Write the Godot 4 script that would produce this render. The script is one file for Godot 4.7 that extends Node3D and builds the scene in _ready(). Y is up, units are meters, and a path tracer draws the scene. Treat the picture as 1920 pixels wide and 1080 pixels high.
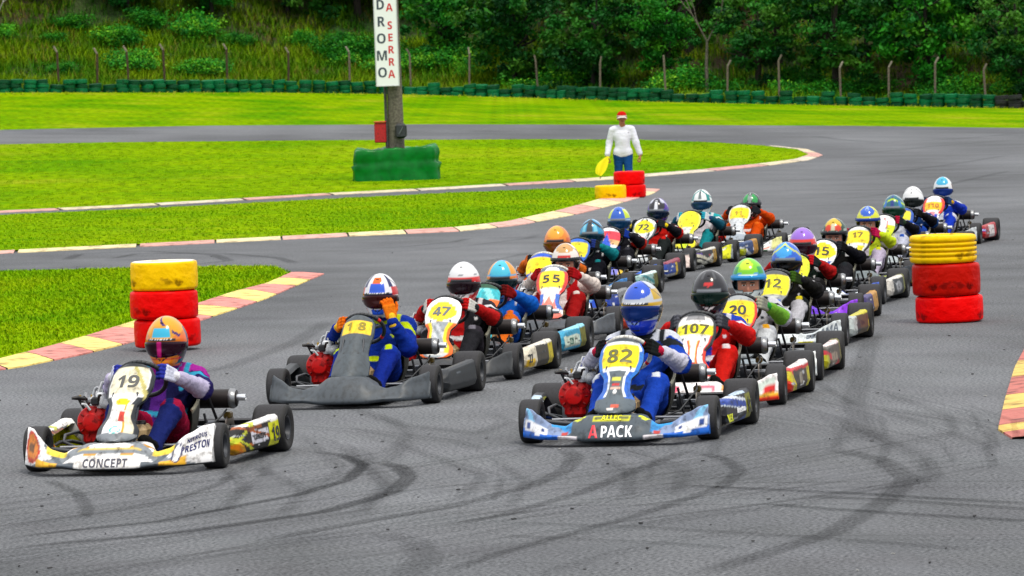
extends Node3D
# Kart race: a field of 21 karts in two lines on a winding track, marshal, tyre stacks, sign pole, tyre barrier and a wooded bank.
# x right, y up, the camera looks towards -z; distances along the view are written d (z = -d).

const PAL := {
	"wh": "f2f2f4", "ow": "d9d8d2", "sv": "b4b9bf", "gy": "7f868d", "mg_": "5b636b", "dg": "363c42", "bk": "0e0f12", "ch": "26282d",
	"rd": "d8140f", "dr": "8e0d10", "pk": "e0768a", "sal": "f08a78", "mag": "c0188a", "crm": "d00f45",
	"or": "f2680c", "gd": "d99a12", "ye": "f5d60a", "pye": "e9e08c", "lm": "c6e00a", "cream": "e6dfc4", "tan": "b79d72",
	"gn": "1fa63a", "dgn": "0c4a2c", "lgn": "7fdc1a", "tl": "0f8f98", "cy": "28b6dc", "lb": "6fc3ec", "bl": "1b57d8", "rb": "1440b4", "nv": "16205a",
	"pu": "6a23c4", "dpu": "35156e", "vi": "a06ad8", "sk": "a8705a", "br": "6a4a34"}

var lin_cache := {}
var mat := {}
var used_names := {}
var shared := {}

# linear colour of a palette key or a hex string
func L(k) -> Color:
	if k is Color:
		return k
	if not lin_cache.has(k):
		lin_cache[k] = Color(PAL.get(k, k)).srgb_to_linear()
	return lin_cache[k]

class MB:
	var v := PackedVector3Array()
	var c := PackedColorArray()
	var ix := PackedInt32Array()
	var up := 0.0

	func tri(a: Vector3, b: Vector3, d: Vector3, col: Color) -> void:
		var n := v.size()
		v.append(a); v.append(b); v.append(d)
		c.append(col); c.append(col); c.append(col)
		ix.append(n); ix.append(n + 1); ix.append(n + 2)

	func quad(a: Vector3, b: Vector3, d: Vector3, e: Vector3, col: Color) -> void:
		var n := v.size()
		v.append(a); v.append(b); v.append(d); v.append(e)
		for k in 4:
			c.append(col)
		ix.append(n); ix.append(n + 1); ix.append(n + 2); ix.append(n); ix.append(n + 2); ix.append(n + 3)

	# a grid of nu x nv points, u running fastest; wrap closes it in u
	func grid(p: PackedVector3Array, col: PackedColorArray, nu: int, nv: int, wrap := false, flip := false) -> void:
		var o := v.size()
		v.append_array(p); c.append_array(col)
		for j in nv - 1:
			for i in (nu if wrap else nu - 1):
				var i2 := (i + 1) % nu
				var a := o + j * nu + i
				var b := o + j * nu + i2
				var d := o + (j + 1) * nu + i2
				var e := o + (j + 1) * nu + i
				if flip:
					ix.append(a); ix.append(d); ix.append(b); ix.append(a); ix.append(e); ix.append(d)
				else:
					ix.append(a); ix.append(b); ix.append(d); ix.append(a); ix.append(d); ix.append(e)

	func tube(pts: Array, radii, col: Color, sides := 7, caps := true) -> void:
		var n := pts.size()
		var p := PackedVector3Array()
		var cc := PackedColorArray()
		var ref := Vector3.UP
		for k in n:
			var t: Vector3 = (pts[mini(k + 1, n - 1)] - pts[maxi(k - 1, 0)]).normalized()
			if absf(t.dot(ref)) > 0.95:
				ref = Vector3.RIGHT if absf(t.x) < 0.8 else Vector3.BACK
			var s := t.cross(ref).normalized()
			var q := s.cross(t).normalized()
			ref = q
			var r: float = radii[k] if radii is Array else radii
			for i in sides:
				var an := TAU * i / sides
				p.append(pts[k] + (s * cos(an) + q * sin(an)) * r); cc.append(col)
		grid(p, cc, sides, n, true)
		if caps:
			for e in 2:
				var k := 0 if e == 0 else n - 1
				var o := v.size()
				v.append(pts[k]); c.append(col)
				for i in sides:
					v.append(p[k * sides + i]); c.append(col)
				for i in sides:
					var a := o + 1 + i
					var b := o + 1 + (i + 1) % sides
					ix.append(o)
					ix.append(b if e == 0 else a)
					ix.append(a if e == 0 else b)

	# profile of (radius, height) turned round the y axis of xf
	func lathe(prof: Array, seg: int, xf: Transform3D, cols, split := false) -> void:
		if split:
			for k in prof.size() - 1:
				lathe([prof[k], prof[k + 1]], seg, xf, cols[k] if cols is Array else cols)
			return
		var p := PackedVector3Array()
		var cc := PackedColorArray()
		for k in prof.size():
			for i in seg:
				var an := TAU * i / seg
				p.append(xf * Vector3(cos(an) * prof[k].x, prof[k].y, sin(an) * prof[k].x))
				cc.append(cols[k] if cols is Array else cols)
		grid(p, cc, seg, prof.size(), true)

	# a box with chamfered edges
	func box(ctr: Vector3, size: Vector3, bev: float, col: Color, bas := Basis()) -> void:
		var h := size * 0.5
		var b := minf(bev, minf(h.x, minf(h.y, h.z)) * 0.8)
		var ax := [Vector3(1, 0, 0), Vector3(0, 1, 0), Vector3(0, 0, 1)]
		for a in 3:
			var u: Vector3 = ax[(a + 1) % 3]
			var w: Vector3 = ax[(a + 2) % 3]
			var n: Vector3 = ax[a]
			var hu := absf(u.dot(h)) - b
			var hw := absf(w.dot(h)) - b
			var hn := absf(n.dot(h))
			for s in [-1.0, 1.0]:
				var q := [ctr + bas * (n * hn * s + u * hu + w * hw), ctr + bas * (n * hn * s - u * hu + w * hw), ctr + bas * (n * hn * s - u * hu - w * hw), ctr + bas * (n * hn * s + u * hu - w * hw)]
				if s > 0:
					quad(q[3], q[2], q[1], q[0], col)
				else:
					quad(q[0], q[1], q[2], q[3], col)
			# the four edges along this axis
			if b > 0.0:
				for s in [-1.0, 1.0]:
					for t in [-1.0, 1.0]:
						var e1: Vector3 = u * (hu + b) * s + w * hw * t
						var e2: Vector3 = u * hu * s + w * (hw + b) * t
						var m := n * (hn - b)
						if s * t > 0:
							quad(ctr + bas * (e1 - m), ctr + bas * (e1 + m), ctr + bas * (e2 + m), ctr + bas * (e2 - m), col)
						else:
							quad(ctr + bas * (e2 - m), ctr + bas * (e2 + m), ctr + bas * (e1 + m), ctr + bas * (e1 - m), col)
		if b > 0.0:
			var i := h - Vector3(b, b, b)
			for x in [-1.0, 1.0]:
				for y in [-1.0, 1.0]:
					for z in [-1.0, 1.0]:
						var p1 := ctr + bas * Vector3(h.x * x, i.y * y, i.z * z)
						var p2 := ctr + bas * Vector3(i.x * x, h.y * y, i.z * z)
						var p3 := ctr + bas * Vector3(i.x * x, i.y * y, h.z * z)
						if x * y * z > 0:
							tri(p1, p3, p2, col)
						else:
							tri(p1, p2, p3, col)

	func mesh(m: Material) -> ArrayMesh:
		var n := PackedVector3Array()
		n.resize(v.size())
		for t in range(0, ix.size(), 3):
			var a := ix[t]
			var b := ix[t + 1]
			var d := ix[t + 2]
			var f := (v[d] - v[a]).cross(v[b] - v[a])
			n[a] += f; n[b] += f; n[d] += f
		for k in n.size():
			n[k] = n[k].normalized() if n[k].length_squared() > 1e-20 else Vector3.UP
			if up > 0.0:
				n[k] = ((n[k] if n[k].y > 0 else -n[k]) * (1.0 - up) + Vector3.UP * up).normalized()
		var arr := []
		arr.resize(Mesh.ARRAY_MAX)
		arr[Mesh.ARRAY_VERTEX] = v
		arr[Mesh.ARRAY_NORMAL] = n
		arr[Mesh.ARRAY_COLOR] = c
		arr[Mesh.ARRAY_INDEX] = ix
		var am := ArrayMesh.new()
		am.add_surface_from_arrays(Mesh.PRIMITIVE_TRIANGLES, arr)
		am.surface_set_material(0, m)
		return am

func numbered(called: String) -> String:
	var k: int = used_names.get(called, 0)
	used_names[called] = k + 1
	return called if k == 0 else "%s_%03d" % [called, k]

func thing(called: String, label: String, category: String, at: Vector3, turn := 0.0, group := "") -> Node3D:
	var o := Node3D.new()
	o.name = numbered(called)
	add_child(o)
	o.position = at
	o.rotation.y = turn
	o.set_meta("label", label)
	o.set_meta("category", category)
	if group:
		o.set_meta("group", group)
	return o

func part(called: String, m: Mesh, parent: Node, xf := Transform3D()) -> MeshInstance3D:
	var o := MeshInstance3D.new()
	o.name = called
	o.mesh = m
	o.transform = xf
	parent.add_child(o, true)
	return o

func structure(called: String, m: Mesh) -> MeshInstance3D:
	var o := part(numbered(called), m, self)
	o.set_meta("kind", "structure")
	return o

func ss(a: float, b: float, x: float) -> float:
	return smoothstep(a, b, x)

# linear interpolation in a table of [x, y]
func tab(t: Array, x: float) -> float:
	if x <= t[0][0]:
		return t[0][1]
	for k in range(1, t.size()):
		if x <= t[k][0]:
			var f: float = (x - t[k - 1][0]) / (t[k][0] - t[k - 1][0])
			f = f * f * (3.0 - 2.0 * f) * 0.6 + f * 0.4
			return lerpf(t[k - 1][1], t[k][1], f)
	return t[-1][1]

# printed livery: patches in the two coordinates of a panel, later ones on top; capital letters mirror in u
func livery(base, ps: Array, u: float, v: float) -> Color:
	var k = base
	for p in ps:
		var t: String = p[0]
		var x := u
		if t == "R" or t == "E" or t == "B":
			x = absf(u)
		var hit := false
		match t:
			"r", "R":
				hit = x >= p[1] and x <= p[3] and v >= p[2] and v <= p[4]
			"e", "E":
				var a: float = (x - p[1]) / p[3]
				var b: float = (v - p[2]) / p[4]
				hit = a * a + b * b <= 1.0
			"b", "B":
				var s: float = p[1] * x + p[2] * v
				hit = s >= p[3] and s <= p[4]
		if hit:
			k = p[5]
	return L(k)

func std(rough: float, metal := 0.0, vc := true) -> StandardMaterial3D:
	var m := StandardMaterial3D.new()
	m.vertex_color_use_as_albedo = vc
	m.roughness = rough
	m.metallic = metal
	m.cull_mode = BaseMaterial3D.CULL_DISABLED
	return m

func noise_tex(freq: float, sz: int, ramp: Array, seed_ := 1, oct := 3, normal := false, bump := 4.0) -> NoiseTexture2D:
	var n := FastNoiseLite.new()
	n.seed = seed_
	n.frequency = freq
	n.fractal_octaves = oct
	n.noise_type = FastNoiseLite.TYPE_SIMPLEX_SMOOTH
	var t := NoiseTexture2D.new()
	t.width = sz
	t.height = sz
	t.seamless = true
	t.noise = n
	if normal:
		t.as_normal_map = true
		t.bump_strength = bump
	elif ramp.size():
		var g := Gradient.new()
		var offs := PackedFloat32Array()
		var cs := PackedColorArray()
		for r in ramp:
			offs.append(r[0])
			cs.append(r[1] if r[1] is Color else Color(r[1]))
		g.offsets = offs
		g.colors = cs
		t.color_ramp = g
	return t

# triplanar surface pattern, scale in repeats per metre
func tri_mat(m: StandardMaterial3D, tex: Texture2D, sc: float, nor: Texture2D = null, ns := 1.0, world := true) -> StandardMaterial3D:
	m.albedo_texture = tex
	m.uv1_triplanar = true
	m.uv1_world_triplanar = world
	m.uv1_scale = Vector3(sc, sc, sc)
	if nor:
		m.normal_enabled = true
		m.normal_texture = nor
		m.normal_scale = ns
	return m

func make_materials() -> void:
	mat.paint = std(0.42)          # printed plastic bodywork
	# road dirt, scuffs and rubber on the bodywork
	tri_mat(mat.paint, noise_tex(0.018, 512, [[0.0, "4e4a46"], [0.2, "8e8a86"], [0.3, "d6d4d0"], [0.42, "f6f6f4"], [1.0, "ffffff"]], 15, 6), 1.6, null, 1.0, false)
	mat.paint.clearcoat_enabled = true
	mat.paint.metallic_specular = 0.35
	mat.paint.clearcoat = 0.1
	mat.paint.clearcoat_roughness = 0.18
	mat.plastic = tri_mat(std(0.5), noise_tex(0.02, 512, [[0.0, "8a8682"], [0.3, "d0cecb"], [0.5, "ffffff"], [1.0, "ffffff"]], 16, 6), 1.8, null, 1.0, false)
	mat.helmet = std(0.22)
	mat.helmet.clearcoat_enabled = true
	mat.helmet.metallic_specular = 0.4
	mat.helmet.clearcoat = 0.4
	mat.helmet.clearcoat_roughness = 0.06
	mat.visor = std(0.08, 0.35)
	mat.cloth = tri_mat(std(0.85), noise_tex(0.05, 128, [[0.0, "d0d0d0"], [1.0, "ffffff"]], 4), 8.0, noise_tex(0.06, 256, [], 5, 4, true, 5.0), 0.8, false)
	mat.cloth.metallic_specular = 0.2
	mat.skin = std(0.55)
	mat.rubber = tri_mat(std(0.78), noise_tex(0.04, 256, [[0.0, "b8b8b8"], [0.55, "ececec"], [1.0, "ffffff"]], 9), 5.0, noise_tex(0.12, 256, [], 8, 3, true, 3.0), 0.5, false)
	mat.metal = std(0.34, 0.85)
	mat.iron = std(0.5, 0.5)
	mat.cast = tri_mat(std(0.45, 0.1), noise_tex(0.03, 128, [[0.0, "c8c8c8"], [1.0, "ffffff"]], 14), 6.0, null, 1.0, false)
	mat.print_ink = std(0.45)
	# painted tyres: paint worn through to black rubber in scuffs
	var worn := noise_tex(0.011, 512, [[0.0, "3a3230"], [0.12, "6a5a55"], [0.2, "d2c8c4"], [0.3, "ffffff"], [1.0, "f4f0ee"]], 21, 6)
	mat.painted_tyre = tri_mat(std(0.42), worn, 0.8, noise_tex(0.05, 256, [], 22, 4, true, 3.0), 0.6, false)
	mat.green_tyre = tri_mat(std(0.5), worn, 0.9, null, 1.0, true)
	mat.painted_tyre.metallic_specular = 0.2
	mat.green_tyre.metallic_specular = 0.3
	mat.kerb = tri_mat(std(0.8), noise_tex(0.012, 512, [[0.0, "7d7a78"], [0.22, "b5b0ac"], [0.4, "f0eeec"], [1.0, "ffffff"]], 31, 5), 0.55, noise_tex(0.08, 256, [], 33, 4, true, 4.0), 0.6)
	mat.concrete = tri_mat(std(0.9), noise_tex(0.02, 512, [[0.0, "8a8884"], [0.5, "c9c7c2"], [1.0, "ffffff"]], 41, 5), 1.3, noise_tex(0.07, 256, [], 42, 4, true, 4.0), 0.8)
	mat.tarp = tri_mat(std(0.38), noise_tex(0.02, 256, [[0.0, "c0c0c0"], [1.0, "ffffff"]], 46, 4), 0.7)
	mat.tarp.roughness = 0.25
	mat.tarp.metallic_specular = 0.3
	mat.asphalt = tri_mat(std(0.86), noise_tex(0.05, 2048, [[0.0, "3a3b3d"], [0.22, "7a7b7e"], [0.36, "a2a3a5"], [0.52, "b6b7b9"], [0.7, "cdced0"], [1.0, "ffffff"]], 51, 6), 0.33, noise_tex(0.3, 512, [], 52, 3, true, 3.0), 0.3)
	mat.asphalt.metallic_specular = 0.3
	mat.grass_ground = tri_mat(std(0.95), noise_tex(0.02, 512, [[0.0, "a8783a"], [0.2, "b8ae48"], [0.34, "c8d890"], [0.5, "e4f0c8"], [0.7, "fbfff0"], [1.0, "ffffff"]], 61, 6), 0.23, noise_tex(0.1, 256, [], 62, 4, true, 4.0), 0.6)
	mat.grass_ground.metallic_specular = 0.05
	mat.soil = tri_mat(std(0.95), noise_tex(0.03, 512, [[0.0, "6a5a44"], [0.5, "b0a088"], [1.0, "fff6e6"]], 71, 5), 0.3, noise_tex(0.06, 256, [], 72, 4, true, 8.0), 1.0)
	mat.leaf = std(0.6)
	mat.leaf.backlight_enabled = true
	mat.leaf.backlight = Color(0.25, 0.34, 0.06)
	mat.blade = std(0.7)
	mat.blade.metallic_specular = 0.08
	mat.leaf.metallic_specular = 0.25
	mat.blade.backlight_enabled = true
	mat.blade.backlight = Color(0.5, 0.6, 0.05)
	mat.bark = tri_mat(std(0.95), noise_tex(0.03, 256, [[0.0, "707070"], [1.0, "ffffff"]], 81, 4), 1.2, null, 1.0)
	mat.flag = std(0.8)
	mat.flag.backlight_enabled = true
	mat.flag.backlight = Color(0.5, 0.45, 0.02)

# lettering laid on a surface: place(x, y, z) turns a point of the flat text into a point of the surface
func lettering(s: String, high: float, place: Callable, key, called: String, parent: Node, weight := 800) -> MeshInstance3D:
	var tm := TextMesh.new()
	var f := SystemFont.new()
	f.font_names = PackedStringArray(["Droid Sans"])
	f.font_weight = weight
	tm.font = f
	tm.text = s
	tm.font_size = 64
	tm.pixel_size = high / 46.0
	tm.depth = 0.0016
	tm.curve_step = 4.0
	var arr := tm.get_mesh_arrays()
	var vs: PackedVector3Array = arr[Mesh.ARRAY_VERTEX]
	var id: PackedInt32Array = arr[Mesh.ARRAY_INDEX]
	var mb := MB.new()
	for p in vs:
		mb.v.append(place.call(p.x, p.y, p.z + 0.0026))
		mb.c.append(L(key))
	mb.ix = id
	return part(called, mb.mesh(mat.print_ink), parent)

# ---------------------------------------------------------------- bodies: a field of tapered capsules meshed as surface nets
func blob(bones: Array, cell: float, k: float) -> Dictionary:
	var lo := Vector3(1e9, 1e9, 1e9)
	var hi := -lo
	for b in bones:
		var r := maxf(b[2], b[3]) + cell * 2.5
		var rr := Vector3(r, r, r)
		lo = lo.min(b[0] - rr).min(b[1] - rr)
		hi = hi.max(b[0] + rr).max(b[1] + rr)
	var nx := int((hi.x - lo.x) / cell) + 2
	var ny := int((hi.y - lo.y) / cell) + 2
	var nz := int((hi.z - lo.z) / cell) + 2
	var f := PackedFloat32Array()
	f.resize(nx * ny * nz)
	f.fill(1.0)
	var own := PackedByteArray()
	own.resize(nx * ny * nz)
	var best := f.duplicate()
	for b in bones:
		var a: Vector3 = b[0]
		var ba: Vector3 = b[1] - a
		var q := 1.0 / maxf(ba.dot(ba), 1e-9)
		var ra: float = b[2]
		var rd: float = b[3] - ra
		var id: int = b[4]
		var sq: float = b[5] if b.size() > 5 else 1.0   # flattening front to back
		var m := maxf(b[2], b[3]) * maxf(1.0, 1.0 / sq) + k + cell * 2.0
		var l: Vector3 = ((b[0] as Vector3).min(b[1]) - Vector3(m, m, m) - lo) / cell
		var h: Vector3 = ((b[0] as Vector3).max(b[1]) + Vector3(m, m, m) - lo) / cell
		for z in range(maxi(0, int(l.z)), mini(nz, int(h.z) + 2)):
			for y in range(maxi(0, int(l.y)), mini(ny, int(h.y) + 2)):
				var row := (z * ny + y) * nx
				for x in range(maxi(0, int(l.x)), mini(nx, int(h.x) + 2)):
					var p := lo + Vector3(x, y, z) * cell - a
					var t := clampf(p.dot(ba) * q, 0.0, 1.0)
					var e := p - ba * t
					e.z *= sq
					var d := e.length() - ra - rd * t
					var at := row + x
					if d < best[at]:
						best[at] = d
						own[at] = id
					var g := f[at]
					var w := k - absf(g - d)
					f[at] = minf(g, d) - (w * w * 0.25 / k if w > 0.0 else 0.0)
	var vid := PackedInt32Array()
	vid.resize(nx * ny * nz)
	vid.fill(-1)
	var vs := PackedVector3Array()
	var ids := PackedByteArray()
	var ix := PackedInt32Array()
	var sx := 1
	var sy := nx
	var sz := nx * ny
	var co := [0, sx, sy, sx + sy, sz, sx + sz, sy + sz, sx + sy + sz]
	var cv := [Vector3(0, 0, 0), Vector3(1, 0, 0), Vector3(0, 1, 0), Vector3(1, 1, 0), Vector3(0, 0, 1), Vector3(1, 0, 1), Vector3(0, 1, 1), Vector3(1, 1, 1)]
	var eg := [[0, 1], [2, 3], [4, 5], [6, 7], [0, 2], [1, 3], [4, 6], [5, 7], [0, 4], [1, 5], [2, 6], [3, 7]]
	var lim := cell * 1.8
	for z in nz - 1:
		for y in ny - 1:
			var row := (z * ny + y) * nx
			for x in nx - 1:
				var at := row + x
				if absf(f[at]) > lim:
					continue
				var mask := 0
				for i in 8:
					if f[at + co[i]] < 0.0:
						mask |= 1 << i
				if mask == 0 or mask == 255:
					continue
				var s := Vector3.ZERO
				var n := 0
				for e in eg:
					var fa := f[at + co[e[0]]]
					var fb := f[at + co[e[1]]]
					if (fa < 0.0) != (fb < 0.0):
						s += (cv[e[0]] as Vector3).lerp(cv[e[1]], fa / (fa - fb))
						n += 1
				vid[at] = vs.size()
				vs.append(lo + (Vector3(x, y, z) + s / n) * cell)
				ids.append(own[at])
	for z in range(1, nz - 1):
		for y in range(1, ny - 1):
			var row := (z * ny + y) * nx
			for x in range(1, nx - 1):
				var at := row + x
				if vid[at] < 0:
					continue
				var f0 := f[at] < 0.0
				for a in 3:
					var st: int = [sx, sy, sz][a]
					if (f[at + st] < 0.0) == f0:
						continue
					var b1: int = [sy, sz, sx][a]
					var b2: int = [sz, sx, sy][a]
					var q0 := vid[at]
					var q1 := vid[at - b1]
					var q2 := vid[at - b1 - b2]
					var q3 := vid[at - b2]
					if q1 < 0 or q2 < 0 or q3 < 0:
						continue
					if f0:
						ix.append_array([q0, q2, q1, q0, q3, q2])
					else:
						ix.append_array([q0, q1, q2, q0, q2, q3])
	return {"v": vs, "id": ids, "ix": ix}

# soft folds of cloth
func wrinkle(b: Dictionary, amount: float, seed_: int) -> void:
	var n := FastNoiseLite.new()
	n.seed = seed_
	n.frequency = 8.0
	n.fractal_type = FastNoiseLite.FRACTAL_RIDGED
	n.fractal_octaves = 3
	var vs: PackedVector3Array = b.v
	var nn := PackedVector3Array()
	nn.resize(vs.size())
	for t in range(0, b.ix.size(), 3):
		var fn := (vs[b.ix[t + 2]] - vs[b.ix[t]]).cross(vs[b.ix[t + 1]] - vs[b.ix[t]])
		for q in 3:
			nn[b.ix[t + q]] += fn
	for i in vs.size():
		var p := vs[i]
		vs[i] = p + nn[i].normalized() * n.get_noise_3d(p.x * 0.7, p.y * 1.7 + p.z * 0.8, p.z * 0.9) * amount
	b.v = vs

func finger(bones: Array, pts: Array, r: float, id := 0) -> void:
	for k in pts.size() - 1:
		bones.append([pts[k], pts[k + 1], r * (1.0 - 0.08 * k), r * (0.92 - 0.08 * k), id])

# hands: +y from wrist to knuckles, +z the back of the hand, +x the thumb side
func hand_bones(grip: bool) -> Array:
	var b := []
	for k in 4:
		var x := -0.033 + k * 0.022
		b.append([Vector3(x * 0.8, -0.03, 0.0), Vector3(x, 0.042, 0.0), 0.015, 0.014, 0])
		var ln: float = [0.82, 0.96, 1.04, 0.95][k]
		if grip:
			finger(b, [Vector3(x, 0.042, 0.0), Vector3(x, 0.042 + 0.034 * ln, -0.012), Vector3(x, 0.042 + 0.03 * ln, -0.045), Vector3(x, 0.036, -0.056)], 0.0105, 1)
		else:
			var sp := (k - 1.5) * 0.001
			finger(b, [Vector3(x, 0.042, 0.0), Vector3(x + sp, 0.042 + 0.04 * ln, -0.01), Vector3(x + sp * 1.6, 0.042 + 0.056 * ln, -0.032), Vector3(x + sp * 2.0, 0.042 + 0.05 * ln, -0.054)], 0.0104, 1)
	if grip:
		finger(b, [Vector3(0.03, -0.015, -0.006), Vector3(0.05, 0.012, -0.03), Vector3(0.046, 0.04, -0.05), Vector3(0.03, 0.06, -0.055)], 0.012, 1)
	else:
		finger(b, [Vector3(0.03, -0.015, -0.004), Vector3(0.055, 0.012, -0.016), Vector3(0.066, 0.042, -0.022), Vector3(0.068, 0.062, -0.026)], 0.0115, 1)
	b.append([Vector3(0, -0.09, 0.0), Vector3(0, -0.03, 0.0), 0.034, 0.027, 2])
	return b

func mirrored(b: Dictionary) -> Dictionary:
	var vs := PackedVector3Array()
	for p: Vector3 in b.v:
		vs.append(Vector3(p.x, p.y, -p.z))
	var ix := PackedInt32Array()
	for t in range(0, b.ix.size(), 3):
		ix.append_array([b.ix[t], b.ix[t + 2], b.ix[t + 1]])
	return {"v": vs, "id": b.id, "ix": ix}

func tinted(b: Dictionary, m: Material, col: Callable) -> ArrayMesh:
	var mb := MB.new()
	mb.v = b.v
	mb.ix = b.ix
	var c := PackedColorArray()
	c.resize(b.v.size())
	for i in b.v.size():
		c[i] = col.call(b.id[i], b.v[i])
	mb.c = c
	return mb.mesh(m)

const WHEEL_AT := Vector3(0, 0.495, 0.15)
const WHEEL_N := Vector3(0, 0.64, -0.768)
const WHEEL_UP := Vector3(0, 0.768, 0.64)

func elbow_at(side: float) -> Vector3:
	return Vector3((0.285 if side > 0 else 0.265) * side, 0.41, -0.12)

# where a hand that grips the steering wheel sits; side +1 is the driver's left
func grip_frame(side: float, high := 0.35) -> Transform3D:
	var an := high
	var rad := (Vector3(side, 0, 0) * cos(an) + WHEEL_UP * sin(an)).normalized()
	var tang := (WHEEL_UP * cos(an) - Vector3(side, 0, 0) * sin(an)).normalized()
	var rim := WHEEL_AT + rad * 0.14
	var by := (rim - elbow_at(side)).normalized()
	var bx := (tang - by * tang.dot(by)).normalized()
	var bas := Basis(bx, by, bx.cross(by))
	return Transform3D(bas, rim - bas * Vector3(0, 0.045, -0.028 * side))

# a seated driver; hy is the height of the helmet's centre, raise a hand frame for the driver's left hand or null
func driver_body(hy: float, raise, seed_: int) -> Dictionary:
	var b := []
	var sh := hy - 0.205
	var zt := -0.315
	var lx := 0.035     # the field leans a little into the bend
	b.append([Vector3(-0.06, 0.18, -0.2), Vector3(0.06, 0.18, -0.2), 0.115, 0.115, 0, 1.1])
	b.append([Vector3(0, 0.2, -0.21), Vector3(lx * 0.6, sh * 0.55 + 0.1, -0.27), 0.12, 0.125, 0, 1.15])
	b.append([Vector3(lx - 0.05, sh - 0.1, zt + 0.02), Vector3(lx + 0.05, sh - 0.1, zt + 0.02), 0.112, 0.112, 1, 1.15])
	b.append([Vector3(lx - 0.11, sh - 0.01, zt), Vector3(lx + 0.11, sh - 0.01, zt), 0.066, 0.066, 2])
	b.append([Vector3(lx, sh, zt), Vector3(0.04, hy - 0.08, -0.265), 0.07, 0.06, 10])
	for s in [1.0, -1.0]:
		var shd := Vector3(lx + 0.165 * s, sh - 0.02, zt + 0.015)
		var gf := grip_frame(s)
		var wrist: Vector3 = gf * Vector3(0, -0.075, 0)
		var elbow := elbow_at(s)
		if s > 0 and raise != null:
			wrist = (raise as Transform3D) * Vector3(0, -0.075, 0)
			elbow = Vector3(0.255, 0.34, -0.1)
		b.append([Vector3(lx + 0.1 * s, sh, zt), shd, 0.064, 0.064, 2])
		b.append([shd, elbow, 0.063, 0.054, 3 if s > 0 else 5])
		b.append([elbow, wrist, 0.053, 0.037, 4 if s > 0 else 6])
		var hip := Vector3(0.1 * s, 0.17, -0.16)
		var knee := Vector3(0.185 if s > 0 else -0.14, 0.312, 0.2)
		var ank := Vector3(0.15 * s, 0.115, 0.53)
		b.append([hip, knee, 0.088, 0.061, 7])
		b.append([knee, ank, 0.058, 0.043, 8])
		b.append([ank, ank + Vector3(-0.01 * s, 0.03, 0.05), 0.042, 0.036, 9])
		b.append([ank + Vector3(0, -0.02, -0.03), ank + Vector3(-0.02 * s, 0.06, 0.1), 0.036, 0.03, 9])
	var r := blob(b, 0.0115, 0.036)
	wrinkle(r, 0.0105, seed_)
	return r

# suit: [torso, chest panel, shoulder, upper arm, forearm, thigh, knee stripe, shin]
func suit_mesh(b: Dictionary, s: Array, hy: float) -> ArrayMesh:
	var cs := []
	for k in s:
		var q := L(k)
		cs.append(Color(q.r * 0.84, q.g * 0.84, q.b * 0.84))
	if cs.size() < 9:
		cs.append(cs[2].lerp(L("wh"), 0.8) if cs[2].get_luminance() < 0.3 else L("ch"))
	var boot := L("bk")
	var sh := hy - 0.205
	return tinted(b, mat.cloth, func(id: int, p: Vector3) -> Color:
		match id:
			0:
				if absf(p.y - 0.27) < 0.016:
					return cs[8]
				return cs[1] if absf(p.x) < 0.05 and p.z > -0.2 else cs[0]
			1:
				if p.z > -0.27 and absf(absf(p.x - 0.035) - 0.075) < 0.03 and absf(p.y - sh + 0.075) < 0.012:
					return cs[8]
				return cs[1] if absf(p.x + (p.y - sh) * 0.3) < 0.075 and p.z > -0.3 else cs[0]
			2:
				return cs[8] if absf(absf(p.x - 0.035) - 0.12) < 0.014 else cs[2]
			10:
				return cs[8] if p.y < sh + 0.075 else L("ch")
			3, 5:
				var e := (p.z + 0.3) / 0.17
				if absf(e - 0.55) < 0.14 and p.y > 0.42:
					return cs[8]
				return cs[2] if e < 0.35 else cs[3]
			4, 6:
				return cs[3] if p.z < -0.1 else cs[4]
			7:
				return cs[6] if absf(absf(p.x) - 0.15 - (p.z - 0.05) * 0.18) < 0.024 and p.y > 0.2 else cs[5]
			8:
				return cs[7]
		return boot)

# ---------------------------------------------------------------- helmets
func helm_point(az: float, el: float, grow := 0.0) -> Vector3:
	var ce := cos(el)
	var d := Vector3(sin(az) * ce, sin(el), cos(az) * ce)
	var front := maxf(0.0, cos(az))
	var low := clampf((-d.y - 0.1) / 0.5, 0.0, 1.0)
	var p := Vector3(d.x * (0.118 - 0.014 * low), d.y * (0.158 if d.y > 0 else 0.19), d.z * (0.15 if d.z < 0 else 0.136))
	# squarer sides, a chin bar that stands forward, a brow ridge, a rear lip
	p.x *= 1.0 + 0.06 * (1.0 - absf(d.y)) 
	p.z += 0.022 * low * front * front
	p.z += 0.007 * exp(-pow((d.y - 0.16) / 0.07, 2.0)) * front
	p.z += 0.006 * exp(-pow((d.y + 0.62) / 0.08, 2.0)) * front
	p.z -= 0.016 * exp(-pow((d.y - 0.3) / 0.14, 2.0)) * maxf(0.0, -cos(az))
	p.y = maxf(p.y, -0.17 + 0.05 * maxf(0.0, -cos(az)))
	return p + d * grow

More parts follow.
